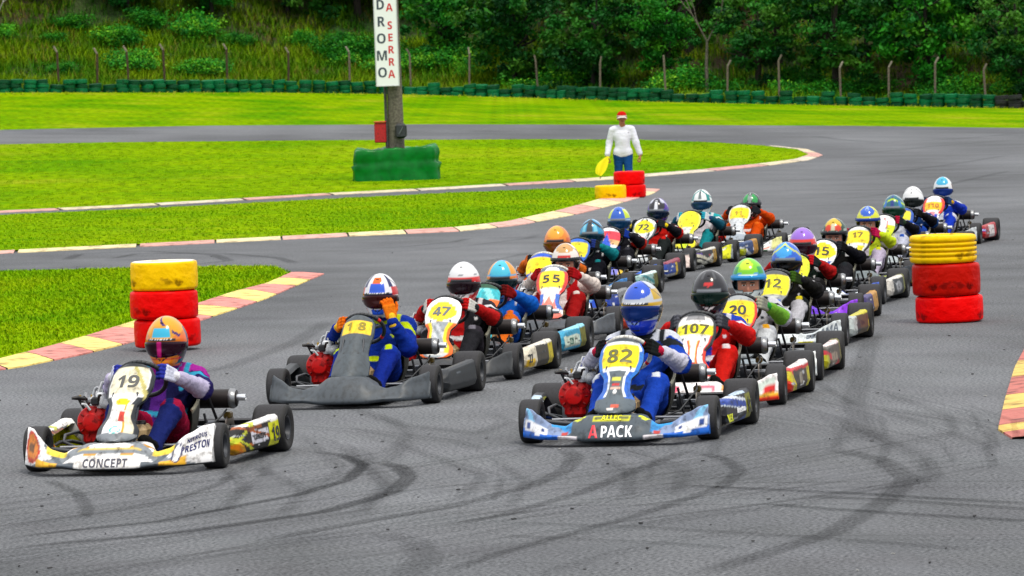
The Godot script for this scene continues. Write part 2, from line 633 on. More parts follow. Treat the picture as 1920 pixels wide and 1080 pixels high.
func helmet(h: Dictionary, parent: Node, xf: Transform3D, fine: bool) -> void:
	var nu := 96 if fine else 56
	var nv := 60 if fine else 38
	var mb := MB.new()
	var open: bool = h.get("open", false)
	# brow strip lettering and side flashes over the main colours
	var deco: Array = h.p.duplicate()
	var rr := RandomNumberGenerator.new()
	rr.seed = hash(h.base) + h.p.size()
	var lum := L(h.base).get_luminance()
	var ink = "wh" if lum < 0.25 else "ch"
	deco.append(["r", -0.24, 0.375, 0.24, 0.43, "ch" if lum > 0.25 else "gy"])
	for q in 8:
		deco.append(["r", -0.2 + q * 0.05, 0.388, -0.2 + q * 0.05 + rr.randf_range(0.022, 0.04), 0.42, "wh"])
	var f0 := rr.randf_range(0.9, 1.2)
	deco.append(["B", 1.0, 0.8, f0, f0 + 0.035, ink])
	deco.append(["B", 1.0, -0.7, 0.3, 0.34, ink])
	deco.append(["r", 0.5, 0.1, 0.62, 0.2, "wh"])
	deco.append(["r", 0.52, 0.13, 0.6, 0.17, "bk"])
	for j in nv:
		for i in nu:
			var az := TAU * i / nu - PI
			var el := lerpf(-1.25, PI / 2, float(j) / (nv - 1))
			mb.v.append(helm_point(az, el))
			var u := az / PI
			var v := sin(el)
			# the graphics are drawn with the eye port between -0.3 and 0.36
			var w := -1.0 + (v + 1.0) / 0.6 * 0.7
			if v > 0.1:
				w = 0.36 + (v - 0.1) / 0.9 * 0.64
			elif v > -0.4:
				w = -0.3 + (v + 0.4) / 0.5 * 0.66
			var k := livery(h.base, deco, u, w)
			if absf(u) < 0.43 and v > -0.38 + 0.4 * u * u and v < 0.07 - 0.3 * u * u:
				k = L("bk")
			mb.c.append(Color(k.r * 0.8, k.g * 0.8, k.b * 0.8))
	for j in nv - 1:
		for i in nu:
			if open:
				var u := (i + 0.5) / nu * 2.0 - 1.0
				var v := sin(lerpf(-1.25, PI / 2, (j + 0.5) / (nv - 1)))
				if absf(u) < 0.38 and v > -0.37 + 0.4 * u * u and v < 0.04 - 0.3 * u * u:
					continue
			var i2 := (i + 1) % nu
			mb.ix.append_array([j * nu + i, j * nu + i2, (j + 1) * nu + i2, j * nu + i, (j + 1) * nu + i2, (j + 1) * nu + i])
	var hm := part("helmet", mb.mesh(mat.helmet), parent, xf)
	# slots in the chin bar and on the crown
	for q in [[-0.16, -0.72, 0.026, 0.008], [0.16, -0.72, 0.026, 0.008], [0.0, 0.78, 0.02, 0.006]]:
		var vb0 := MB.new()
		var el0 := asin(q[1])
		var c0 := helm_point(q[0], el0, 0.001)
		var nrm := (helm_point(q[0], el0, 0.02) - c0).normalized()
		var side := Vector3(0, 1, 0).cross(nrm).normalized()
		vb0.box(c0, Vector3(q[2], q[3], 0.006), 0.002, L("bk"), Basis(side, nrm.cross(side), nrm))
		part("vent", vb0.mesh(mat.plastic), hm)
	if open:
		part("face", shared.face, hm, Transform3D(Basis(), Vector3(0, -0.042, 0)))
		# visor pushed up on the brow
		var vb := MB.new()
		var vp := PackedVector3Array()
		var vc := PackedColorArray()
		for j in 5:
			for i in 25:
				vp.append(helm_point(lerpf(-1.35, 1.35, i / 24.0), lerpf(0.06, 0.24, j / 4.0), 0.011))
				vc.append(L(h.get("visor", "ch")))
		vb.grid(vp, vc, 25, 5)
		part("visor", vb.mesh(mat.visor), hm)
	else:
		var vb := MB.new()
		var vp := PackedVector3Array()
		var vc := PackedColorArray()
		var vk := L(h.get("visor", "ch"))
		var vk2 := L(h.get("visor2", h.get("visor", "ch")))
		for j in 9:
			for i in 41:
				var s := lerpf(-1.0, 1.0, i / 40.0)
				var az := s * 1.42
				var top := 0.1 - 0.07 * s * s
				var bot := -0.42 + 0.16 * s * s
				var q := 0.004
				if j == 0 or j == 8 or i == 0 or i == 40:
					q = 0.0
				vp.append(helm_point(az, lerpf(bot, top, j / 8.0), q + 0.002))
				vc.append(vk2 if absf(s + 0.05) < 0.06 else vk)
		vb.grid(vp, vc, 41, 9)
		var vz := part("visor", vb.mesh(mat.visor), hm)
		vz.name = "visor"
		var kb := MB.new()
		for s in [-1.0, 1.0]:
			var c := helm_point(1.5 * s, -0.12, 0.001)
			kb.lathe([Vector2(0.0, 0.007), Vector2(0.014, 0.006), Vector2(0.018, 0.0)], 14, Transform3D(Basis(Vector3(0, 0, 1), Vector3(s, 0, 0), Vector3(0, s, 0)), c), L("ch"))
		part("visor_pivot", kb.mesh(mat.plastic), hm)

func make_face() -> void:
	var p := PackedVector3Array()
	var c := PackedColorArray()
	for j in 29:
		for i in 33:
			var x := lerpf(-0.082, 0.082, i / 32.0)
			var y := lerpf(-0.06, 0.07, j / 28.0)
			var z := 0.112 - 5.0 * x * x - 1.6 * maxf(0.0, y - 0.02) * maxf(0.0, y - 0.02)
			z += 0.022 * exp(-pow(x / 0.011, 2.0)) * ss(0.03, -0.02, y) * ss(-0.05, -0.035, y)
			var ex := absf(x) - 0.031
			z -= 0.009 * exp(-pow(ex / 0.018, 2.0) - pow((y - 0.012) / 0.013, 2.0))
			z += 0.005 * exp(-pow((y - 0.034) / 0.009, 2.0)) * ss(0.07, 0.03, absf(x))
			var k := L("sk")
			var e := ex * ex / 0.0002 + pow((y - 0.012) / 0.0065, 2.0)
			if e < 1.0:
				k = L("bk") if absf(ex) < 0.006 else L("ow")
			elif absf(ex) < 0.02 and absf(y - 0.031) < 0.0045:
				k = L("ch")
			elif y < -0.046 or absf(x) > 0.074 or y > 0.06:
				k = L("ch")
			p.append(Vector3(x, y, z)); c.append(k)
	var mb := MB.new()
	mb.grid(p, c, 33, 29)
	shared.face = mb.mesh(mat.skin)

# ---------------------------------------------------------------- karts (x the driver's left, y up, z forward)
const NOSE_W := [[0.0, 0.03], [0.03, 0.085], [0.1, 0.122], [0.2, 0.12], [0.36, 0.08], [0.5, 0.082], [0.62, 0.118], [0.75, 0.134], [0.88, 0.13], [0.96, 0.108], [1.0, 0.055]]
const NOSE_W2 := [[0.0, 0.03], [0.05, 0.09], [0.14, 0.13], [0.3, 0.128], [0.5, 0.105], [0.62, 0.105], [0.75, 0.115], [0.9, 0.112], [0.97, 0.09], [1.0, 0.05]]
const FAIR_Y := [[0.0, 0.178], [0.26, 0.176], [0.38, 0.15], [0.48, 0.114], [0.6, 0.12], [0.78, 0.172], [0.88, 0.2], [1.0, 0.204]]
const FAIR_Y2 := [[0.0, 0.215], [0.2, 0.205], [0.36, 0.15], [0.5, 0.122], [0.62, 0.128], [0.8, 0.172], [0.95, 0.195], [1.0, 0.185]]

func nose_point(u: float, v: float, wide: bool) -> Vector3:
	var w := tab(NOSE_W2 if wide else NOSE_W, v)
	var y := lerpf(0.19, 0.6, v) - 0.012 * sin(PI * v)
	var z := 0.82 - 0.49 * v + 0.03 * sin(PI * v)
	var sag := u * u * (0.55 * w if not wide else 0.75 * w)
	return Vector3(u * w, y - sag * 0.35, z - sag * 0.9)

func nose_on(x: float, y: float, z: float, v0: float, wide: bool) -> Vector3:
	var v := v0 + y / 0.63
	var u := x / tab(NOSE_W2 if wide else NOSE_W, v)
	var p := nose_point(u, v, wide)
	var a := nose_point(u + 0.03, v, wide) - nose_point(u - 0.03, v, wide)
	var b := nose_point(u, v + 0.02, wide) - nose_point(u, v - 0.02, wide)
	return p + a.cross(b).normalized() * z

var fair_gain := 1.0

func fair_point(u: float, v: float, big: bool) -> Vector3:
	var a := absf(u)
	var yt := tab(FAIR_Y2 if big else FAIR_Y, a) * lerpf(1.0, fair_gain, ss(0.3, 0.8, a))
	var zf := 0.945 - 0.07 * a * a - 0.17 * ss(0.66, 1.0, a)
	var y0 := 0.032 + 0.012 * ss(0.25, 0.5, a) 
	var wing := ss(0.28, 0.5, a)
	var zs := [-0.09, -0.02, 0.0, -0.02, -0.055, lerpf(-0.11, -0.075, wing), lerpf(-0.17, -0.1, wing), lerpf(-0.34, -0.15, wing)]
	var ys := [y0, y0, y0 + 0.02, lerpf(y0, yt, 0.38), lerpf(y0, yt, 0.68), lerpf(y0, yt, 0.93), yt, yt - 0.01 - 0.05 * wing]
	var t := clampf(v, 0.0, 1.0) * 7.0
	var k := mini(int(t), 6)
	var f := t - k
	var k0 := maxi(k - 1, 0)
	var k3 := mini(k + 2, 7)
	return Vector3(u * (0.575 - 0.02 * ss(0.9, 1.0, a)), cubic_interpolate(ys[k], ys[k + 1], ys[k0], ys[k3], f), zf + cubic_interpolate(zs[k], zs[k + 1], zs[k0], zs[k3], f))

func fair_on(x: float, y: float, z: float, u0: float, v0: float, big: bool) -> Vector3:
	var u := u0 + x / 0.57
	var v := v0 + y / 0.24
	var p := fair_point(u, v, big)
	var a := fair_point(u + 0.02, v, big) - fair_point(u - 0.02, v, big)
	var b := fair_point(u, v + 0.03, big) - fair_point(u, v - 0.03, big)
	return p + a.cross(b).normalized() * z

func fairing_mesh(c: Dictionary, fine: bool) -> ArrayMesh:
	var nu := 121 if fine else 61
	var nv := 29 if fine else 15
	var big: bool = c.get("wide", false)
	var p := PackedVector3Array()
	var k := PackedColorArray()
	for j in nv:
		for i in nu:
			var u := lerpf(-1, 1, float(i) / (nu - 1))
			var v := float(j) / (nv - 1)
			p.append(fair_point(u, v, big))
			k.append(livery(c.fair[0], c.fair[1], u, v))
	var mb := MB.new()
	mb.grid(p, k, nu, nv, false, true)
	# closed ends
	for e in [0, nu - 1]:
		var o := mb.v.size()
		for j in nv:
			mb.v.append(p[j * nu + e]); mb.c.append(k[j * nu + e])
		for j in range(1, nv - 1):
			mb.ix.append_array([o, o + j, o + j + 1] if e == 0 else [o, o + j + 1, o + j])
	return mb.mesh(mat.plastic if c.get("matt", false) else mat.paint)

func nose_mesh(c: Dictionary, fine: bool) -> ArrayMesh:
	var nu := 41 if fine else 25
	var nv := 61 if fine else 37
	var wide: bool = c.get("wide", false)
	var mb := MB.new()
	for side in 2:
		var p := PackedVector3Array()
		var k := PackedColorArray()
		for j in nv:
			for i in nu:
				var u := lerpf(-1, 1, float(i) / (nu - 1))
				var v := float(j) / (nv - 1)
				var q := nose_point(u, v, wide)
				if side == 1:
					q += Vector3(0, -0.012, -0.016)
				p.append(q)
				k.append(livery(c.nose[0], c.nose[1], u, v) if side == 0 else L("ch"))
		mb.grid(p, k, nu, nv, false, side == 0)
	# rim between the two skins
	var n := nu * nv
	for j in nv - 1:
		for e in [0, nu - 1]:
			var a: int = j * nu + e
			var b: int = (j + 1) * nu + e
			mb.quad(mb.v[a], mb.v[b], mb.v[b + n], mb.v[a + n], L("dg"))
	for i in nu - 1:
		for r in [0, nv - 1]:
			var a: int = r * nu + i
			mb.quad(mb.v[a], mb.v[a + 1], mb.v[a + 1 + n], mb.v[a + n], L("dg"))
	return mb.mesh(mat.plastic if c.get("matt", false) else mat.paint)

func pod_point(s: float, q: int, side: float) -> Vector3:
	# s from the rear (0) to the front (1); q a corner of the section
	var z := lerpf(-0.372, 0.37, s)
	var xo := lerpf(0.69, 0.612, s) - 0.05 * ss(0.9, 1.0, s) - 0.01 * ss(0.08, 0.0, s)
	var yt := lerpf(0.236, 0.205, s) - 0.06 * ss(0.82, 1.0, s)
	var xi := 0.5
	var y0 := 0.05 + 0.03 * ss(0.85, 1.0, s)
	var sec := [Vector2(xi, y0), Vector2(xo - 0.06, y0 - 0.005), Vector2(xo - 0.015, y0 + 0.012), Vector2(xo, y0 + 0.05), Vector2(xo - 0.006, lerpf(y0, yt, 0.62)), Vector2(xo - 0.014, yt - 0.014), Vector2(xo - 0.03, yt), Vector2(xo - 0.075, yt - 0.004), Vector2(xo - 0.095, yt - 0.03)]
	var r: Vector2 = sec[q]
	return Vector3(r.x * side, r.y, z)

func pod_mesh(c: Dictionary, side: float) -> ArrayMesh:
	var ns := 57
	var p := PackedVector3Array()
	var k := PackedColorArray()
	var sub := 5
	var nq := 8 * sub + 1
	for j in ns:
		var s := float(j) / (ns - 1)
		for i in nq:
			var t := float(i) / sub
			var a := mini(int(t), 7)
			var f := t - a
			var q := pod_point(s, a, side).lerp(pod_point(s, a + 1, side), f)
			p.append(q)
			k.append(livery(c.pod[0], c.pod[1], 1.0 - s, clampf((q.y - 0.05) / 0.18, 0, 1)))
	var mb := MB.new()
	mb.grid(p, k, nq, ns, false, side > 0)
	for e in [0, ns - 1]:
		var o := mb.v.size()
		for i in nq:
			mb.v.append(p[e * nq + i]); mb.c.append(k[e * nq + i])
		for i in range(1, nq - 1):
			mb.ix.append_array([o, o + i, o + i + 1])
	return mb.mesh(mat.plastic if c.get("matt", false) else mat.paint)

func wheel_meshes(r: float, w: float, rr: float) -> Array:
	var prof := [Vector2(rr, w * 0.36), Vector2(rr + 0.006, w * 0.44), Vector2(r * 0.78, w * 0.5), Vector2(r * 0.9, w * 0.49), Vector2(r * 0.965, w * 0.44), Vector2(r * 0.992, w * 0.36), Vector2(r, w * 0.18), Vector2(r, -w * 0.18), Vector2(r * 0.992, -w * 0.36), Vector2(r * 0.965, -w * 0.44), Vector2(r * 0.9, -w * 0.49), Vector2(r * 0.78, -w * 0.5), Vector2(rr + 0.006, -w * 0.44), Vector2(rr, -w * 0.36)]
	var cols := []
	for k in prof.size():
		cols.append(L("2c2e31") if k > 4 and k < 9 else L("1d1e21"))
	var turn := Transform3D(Basis(Vector3(0, 1, 0), Vector3(-1, 0, 0), Vector3(0, 0, 1)), Vector3.ZERO)
	var t := MB.new()
	t.lathe(prof, 40, turn, cols)
	var m := MB.new()
	var sl := L("8d9095")
	m.lathe([Vector2(rr + 0.004, w * 0.46), Vector2(rr - 0.004, w * 0.44), Vector2(rr - 0.012, w * 0.3), Vector2(rr - 0.014, w * 0.12), Vector2(0.036, w * 0.1), Vector2(0.034, w * 0.2), Vector2(0.02, w * 0.21), Vector2(0.0, w * 0.21)], 28, turn, L("3a3c40"), true)
	m.lathe([Vector2(rr + 0.004, -w * 0.46), Vector2(rr - 0.004, -w * 0.44), Vector2(rr - 0.012, -w * 0.3), Vector2(rr - 0.014, -w * 0.12), Vector2(0.036, -w * 0.1), Vector2(0.034, -w * 0.2), Vector2(0.02, -w * 0.21), Vector2(0.0, -w * 0.21)], 28, turn, L("3a3c40"), true)
	for s in [-1.0, 1.0]:
		for k in 3:
			var an := TAU * k / 3
			m.tube([Vector3(s * w * 0.1, cos(an) * 0.026, sin(an) * 0.026), Vector3(s * w * 0.27, cos(an) * 0.026, sin(an) * 0.026)], 0.006, sl, 6)
	return [t.mesh(mat.rubber), m.mesh(mat.iron)]

func v3(x: float, y: float, z: float) -> Vector3:
	return Vector3(x, y, z)

func arc(ctr: Vector3, a: Vector3, b: Vector3, t0: float, t1: float, n: int) -> Array:
	var r := []
	for k in n + 1:
		var t := lerpf(t0, t1, float(k) / n)
		r.append(ctr + a * cos(t) + b * sin(t))
	return r

func make_kart_parts() -> void:
	shared.front = wheel_meshes(0.13, 0.128, 0.068)
	shared.rear = wheel_meshes(0.141, 0.2, 0.068)
	# frame of round tubes
	var m := MB.new()
	var st := L("45484d")
	for s in [-1.0, 1.0]:
		m.tube([v3(0.16 * s, 0.075, 0.72), v3(0.2 * s, 0.07, 0.55), v3(0.33 * s, 0.065, 0.3), v3(0.34 * s, 0.065, -0.1), v3(0.3 * s, 0.075, -0.4), v3(0.28 * s, 0.1, -0.64)], 0.015, st)
		m.tube([v3(0.24 * s, 0.1, 0.5), v3(0.36 * s, 0.115, 0.53), v3(0.45 * s, 0.125, 0.525)], 0.014, st)
		m.tube([v3(0.34 * s, 0.07, 0.28), v3(0.46 * s, 0.08, 0.27), v3(0.55 * s, 0.11, 0.22), v3(0.57 * s, 0.12, 0.0), v3(0.56 * s, 0.11, -0.2), v3(0.46 * s, 0.08, -0.27), v3(0.33 * s, 0.07, -0.28)], 0.011, st)
		m.tube([v3(0.34 * s, 0.075, 0.2), v3(0.48 * s, 0.14, 0.2), v3(0.5 * s, 0.17, 0.1), v3(0.5 * s, 0.17, -0.15), v3(0.46 * s, 0.14, -0.22), v3(0.33 * s, 0.08, -0.22)], 0.01, st)
		# seat struts, nose stays, tie rods
		m.tube([v3(0.3 * s, 0.08, -0.5), v3(0.24 * s, 0.36, -0.38)], 0.009, L("24262a"))
		m.tube([v3(0.27 * s, 0.09, -0.3), v3(0.235 * s, 0.25, -0.31)], 0.008, L("24262a"))
		m.tube([v3(0.05 * s, 0.13, 0.42), v3(0.42 * s, 0.13, 0.46)], 0.007, L("9a9da2"))
		m.tube([v3(0.08 * s, 0.1, 0.62), v3(0.075 * s, 0.3, 0.62), v3(0.07 * s, 0.44, 0.5)], 0.008, st)
		m.tube([v3(0.12 * s, 0.08, 0.7), v3(0.13 * s, 0.1, 0.82)], 0.01, st)
	m.tube([v3(-0.22, 0.07, 0.58), v3(0.22, 0.07, 0.58)], 0.014, st)
	m.tube([v3(-0.34, 0.065, 0.22), v3(0.34, 0.065, 0.22)], 0.013, st)
	m.tube([v3(-0.3, 0.075, -0.36), v3(0.3, 0.075, -0.36)], 0.013, st)
	m.tube([v3(-0.28, 0.1, -0.62), v3(0.28, 0.1, -0.62)], 0.013, st)
	m.tube([v3(0.0, 0.1, 0.5), v3(0, 0.3, 0.3), WHEEL_AT - WHEEL_N * 0.06], 0.011, L("60646a"))
	for s in [-1.0, 1.0]:   # pedals
		m.tube([v3(0.13 * s, 0.07, 0.6), v3(0.14 * s, 0.16, 0.66), v3(0.09 * s, 0.17, 0.66)], 0.008, L("9a9da2"))
	shared.frame = m.mesh(mat.iron)
	m = MB.new()
	m.box(v3(0, 0.048, 0.36), v3(0.52, 0.006, 0.62), 0.002, L("55595e"))
	shared.tray = m.mesh(mat.iron)
	m = MB.new()
	m.tube([v3(-0.5, 0.141, -0.525), v3(0.5, 0.141, -0.525)], 0.02, L("8d9095"), 10)
	for x in [-0.2, 0.22]:
		m.lathe([Vector2(0.02, -0.02), Vector2(0.05, -0.02), Vector2(0.05, 0.02), Vector2(0.02, 0.02)], 14, Transform3D(Basis(Vector3(0, 1, 0), Vector3(-1, 0, 0), Vector3(0, 0, 1)), v3(x, 0.141, -0.525)), L("50545a"), true)
	var tx := Basis(Vector3(0, 1, 0), Vector3(-1, 0, 0), Vector3(0, 0, 1))
	m.lathe([Vector2(0.03, -0.004), Vector2(0.098, -0.004), Vector2(0.098, 0.004), Vector2(0.03, 0.004)], 26, Transform3D(tx, v3(0.33, 0.141, -0.525)), L("9a948c"), true)   # brake disc
	m.lathe([Vector2(0.03, -0.005), Vector2(0.11, -0.005), Vector2(0.11, 0.005), Vector2(0.03, 0.005)], 26, Transform3D(tx, v3(-0.3, 0.141, -0.525)), L("b08a3a"), true)   # sprocket
	shared.axle = m.mesh(mat.metal)
	m = MB.new()
	m.box(v3(0.33, 0.225, -0.5), v3(0.045, 0.04, 0.07), 0.008, L("6a5412"))
	m.tube([v3(0.33, 0.26, -0.47), v3(0.36, 0.24, -0.25), v3(0.3, 0.14, 0.1), v3(0.2, 0.12, 0.5)], 0.006, L("bk"), 6)
	shared.caliper = m.mesh(mat.cast)
	m = MB.new()
	m.box(v3(-0.3, 0.19, -0.36), v3(0.03, 0.1, 0.34), 0.012, L("17181a"))
	shared.guard = m.mesh(mat.plastic)
	# seat: a shell that rises behind and beside the driver
	var p := PackedVector3Array()
	var c := PackedColorArray()
	for skin in 2:
		p.clear(); c.clear()
		for j in 15:
			for i in 25:
				var a := lerpf(-PI * 0.62, PI * 0.62, i / 24.0)
				var t := j / 14.0
				var top := 0.17 + 0.27 * pow(cos(a * 0.5), 1.5)
				var y := lerpf(0.07, top, t)
				var bow := 1.0 - 0.35 * pow(1.0 - t, 3.0)
				var r := (1.0 if skin == 0 else 1.035) * bow
				p.append(v3(sin(a) * 0.232 * r, y - (0.006 if skin else 0.0), -0.17 - cos(a) * 0.2 * r - 0.06 * t * t * maxf(0, cos(a))))
				c.append(L("b9b49c") if j == 14 else L("3d3b36"))
		m = m if skin else MB.new()
		m.grid(p, c, 25, 15, false, skin == 1)
	m.lathe([Vector2(0.0, 0.062), Vector2(0.12, 0.062), Vector2(0.15, 0.075)], 20, Transform3D(Basis().scaled(v3(1, 1, 1.1)), v3(0, 0, -0.18)), L("3d3b36"))
	var rim := []
	for i in 25:
		var a := lerpf(-PI * 0.62, PI * 0.62, i / 24.0)
		rim.append(v3(sin(a) * 0.236, 0.172 + 0.27 * pow(cos(a * 0.5), 1.5), -0.172 - cos(a) * 0.203 - 0.06 * maxf(0, cos(a))))
	m.tube(rim, 0.009, L("c4bfa4"), 7)
	shared.seat = m.mesh(mat.plastic)
	# steering wheel
	for v in [["ch", "ch"], ["ch", "rd"], ["ow", "rd"]]:
		m = MB.new()
		var ring := arc(WHEEL_AT, v3(1, 0, 0) * 0.14, WHEEL_UP * 0.135, 0, TAU, 36)
		for k in 36:
			var an := TAU * (k + 0.5) / 36
			m.tube([ring[k], ring[k + 1]], 0.0135, L(v[1]) if absf(absf(cos(an)) - 0.8) < 0.09 else L(v[0]), 8, false)
		for k in 3:
			var an: float = [-PI / 2, 0.2, PI - 0.2][k]
			m.tube([WHEEL_AT - WHEEL_N * 0.015, WHEEL_AT + v3(1, 0, 0) * cos(an) * 0.135 + WHEEL_UP * sin(an) * 0.13], [0.016, 0.011], L("50545a"), 6)
		m.lathe([Vector2(0, 0.012), Vector2(0.034, 0.01), Vector2(0.036, -0.02)], 16, Transform3D(Basis(v3(1, 0, 0), WHEEL_N, v3(1, 0, 0).cross(WHEEL_N)), WHEEL_AT - WHEEL_N * 0.02), L("24262a"))
		shared["steer_" + v[0] + v[1]] = m.mesh(mat.plastic)
	m = MB.new()
	m.box(v3(0.0, 0.16, 0.33), v3(0.17, 0.17, 0.2), 0.03, L("b79d72"))
	m.lathe([Vector2(0, 0.02), Vector2(0.03, 0.02), Vector2(0.032, 0)], 14, Transform3D(Basis(), v3(0.03, 0.245, 0.33)), L("bk"))
	shared.tank = m.mesh(mat.plastic)
	# engine on the driver's right: silver block with fins, red fan housing in front
	m = MB.new()
	m.box(v3(-0.36, 0.16, -0.14), v3(0.17, 0.19, 0.2), 0.02, L("8e9298"))
	m.box(v3(-0.36, 0.075, -0.13), v3(0.2, 0.02, 0.26), 0.004, L("55595e"))
	for k in 7:
		m.box(v3(-0.37, 0.2 + k * 0.02, -0.16), v3(0.15, 0.007, 0.16), 0.001, L("b4b9bf"))
	m.box(v3(-0.37, 0.355, -0.16), v3(0.12, 0.035, 0.12), 0.012, L("9aa0a6"))
	m.tube([v3(-0.42, 0.31, -0.03), v3(-0.42, 0.31, -0.12)], 0.02, L("b4b9bf"), 10)
	m.tube([v3(-0.3, 0.33, -0.05), v3(-0.27, 0.36, -0.02), v3(-0.24, 0.31, 0.0)], 0.008, L("24262a"), 6)
	m.tube([v3(-0.36, 0.38, -0.1), v3(-0.34, 0.41, -0.04), v3(-0.36, 0.37, 0.03)], 0.006, L("c9ccd0"), 6)
	m.tube([v3(-0.3, 0.3, -0.16), v3(-0.22, 0.34, -0.34), v3(-0.05, 0.325, -0.46), v3(0.12, 0.325, -0.475)], 0.02, L("7c6f60"), 8)
	for k in 6:
		m.tube([v3(-0.44 + 0.03 * k, 0.37, -0.03 - 0.02 * (k % 3)), v3(-0.44 + 0.03 * k, 0.395 + 0.012 * (k % 2), -0.03 - 0.02 * (k % 3))], 0.008, L("cfd3d8") if k % 2 else L("c9a23a"), 6)
	shared.engine = m.mesh(mat.cast)
	m = MB.new()
	var fz := Basis(v3(1, 0, 0), v3(0, 0, 1), v3(0, -1, 0))
	m.lathe([Vector2(0.09, -0.07), Vector2(0.098, -0.04), Vector2(0.098, 0.006), Vector2(0.09, 0.018), Vector2(0.06, 0.022), Vector2(0.055, 0.038), Vector2(0.048, 0.042), Vector2(0.0, 0.044)], 32, Transform3D(fz, v3(-0.355, 0.235, 0.0)), L("c80f12"))
	for k in 10:
		var an := TAU * k / 10
		m.box(v3(-0.355 + cos(an) * 0.076, 0.235 + sin(an) * 0.076, 0.022), v3(0.01, 0.022, 0.014), 0.003, L("8e0d10"), Basis(v3(0, 0, 1), an + PI / 2))
	m.box(v3(-0.355, 0.145, -0.02), v3(0.13, 0.08, 0.08), 0.02, L("b40e10"))
	m.box(v3(-0.29, 0.29, -0.025), v3(0.07, 0.06, 0.07), 0.015, L("b40e10"))
	shared.fan = m.mesh(mat.paint)
	# carburettor, linkage, bolts and pipes above the block
	m = MB.new()
	var rg := RandomNumberGenerator.new()
	rg.seed = 77
	m.box(v3(-0.25, 0.34, -0.03), v3(0.07, 0.08, 0.09), 0.012, L("8e9298"))
	m.lathe([Vector2(0.0, 0.03), Vector2(0.03, 0.03), Vector2(0.032, -0.03), Vector2(0.0, -0.03)], 14, Transform3D(fz, v3(-0.25, 0.345, 0.04)), L("c9ccd0"))
	m.box(v3(-0.33, 0.36, 0.02), v3(0.05, 0.05, 0.05), 0.01, L("24262a"))
	for q in 16:
		var a := v3(rg.randf_range(-0.4, -0.2), rg.randf_range(0.28, 0.4), rg.randf_range(-0.08, 0.06))
		var b := a + v3(rg.randf_range(-0.06, 0.06), rg.randf_range(0.0, 0.07), rg.randf_range(-0.05, 0.05))
		m.tube([a, (a + b) * 0.5 + v3(0, 0.015, 0), b], rg.randf_range(0.004, 0.01), L(["cfd3d8", "17181a", "9aa0a6", "6a5a3a"][q % 4]), 6)
	m.tube([v3(-0.22, 0.3, 0.05), v3(-0.2, 0.42, 0.02), v3(-0.16, 0.46, 0.0), v3(-0.12, 0.4, -0.05)], 0.007, L("17181a"), 6)
	m.tube([v3(-0.34, 0.36, 0.0), v3(-0.3, 0.47, -0.02), v3(-0.25, 0.46, -0.05)], 0.006, L("c9ccd0"), 6)
	shared.carb = m.mesh(mat.cast)
	m = MB.new()
	m.tube([v3(-0.4, 0.32, 0.03), v3(-0.425, 0.38, 0.05)], 0.009, L("bk"), 7)
	m.tube([v3(-0.46, 0.385, 0.07), v3(-0.425, 0.385, 0.05), v3(-0.39, 0.375, 0.03)], [0.009, 0.014, 0.009], L("bk"), 8)
	shared.pull = m.mesh(mat.plastic)
	m = MB.new()
	m.lathe([Vector2(0.0, -0.04), Vector2(0.03, -0.04), Vector2(0.034, 0.0), Vector2(0.034, 0.04), Vector2(0.02, 0.05), Vector2(0, 0.05)], 16, Transform3D(Basis(), v3(-0.3, 0.36, 0.0)), L("dfe3e8"))
	shared.filter = m.mesh(mat.plastic)
	# exhaust can across the back, its bright tip to the driver's left
	m = MB.new()
	m.lathe([Vector2(0.0, 0.14), Vector2(0.03, 0.14), Vector2(0.05, 0.115), Vector2(0.057, 0.1), Vector2(0.057, -0.12), Vector2(0.045, -0.15), Vector2(0.0, -0.155)], 22, Transform3D(tx, v3(0.245, 0.325, -0.475)), L("24211f"))
	shared.can = m.mesh(mat.iron)
	m = MB.new()
	m.lathe([Vector2(0.02, -0.15), Vector2(0.02, -0.205), Vector2(0.014, -0.205), Vector2(0.014, -0.16)], 14, Transform3D(tx, v3(0.245, 0.33, -0.475)), L("cfd3d8"))
	shared.tip = m.mesh(mat.metal)
	m = MB.new()
	m.lathe([Vector2(0.057, -0.108), Vector2(0.06, -0.112), Vector2(0.06, -0.13), Vector2(0.05, -0.148)], 22, Transform3D(tx, v3(0.245, 0.325, -0.475)), L("8a8c8e"))
	shared.band = m.mesh(mat.metal)
	# rear bumper of moulded plastic
	p.clear(); c.clear()
	for j in 9:
		for i in 41:
			var u := lerpf(-1, 1, i / 40.0)
			var an := lerpf(-0.6, PI + 0.6, j / 8.0)
			var zc := -0.745 + 0.03 * ss(0.75, 1.0, absf(u))
			p.append(v3(u * 0.66, 0.125 + cos(an) * 0.06 * -1.0, zc - sin(an) * 0.03))
			c.append(L("24262a"))
	m = MB.new()
	m.grid(p, c, 41, 9)
	for s in [-1.0, 1.0]:
		m.box(v3(0.2 * s, 0.115, -0.68), v3(0.03, 0.03, 0.12), 0.006, L("24262a"))
	shared.bumper = m.mesh(mat.plastic)

func pod_on(x: float, y: float, z: float, s0: float, y0: float, side: float) -> Vector3:
	var s := s0 - x / 0.72 * side
	var yy := y0 + y
	var a := pod_point(s, 3, side)
	var b := pod_point(s, 4, side)
	var f := (yy - a.y) / (b.y - a.y)
	var q := a.lerp(b, f)
	q.y = yy
	return q + Vector3(side * (z + 0.001), 0, 0)

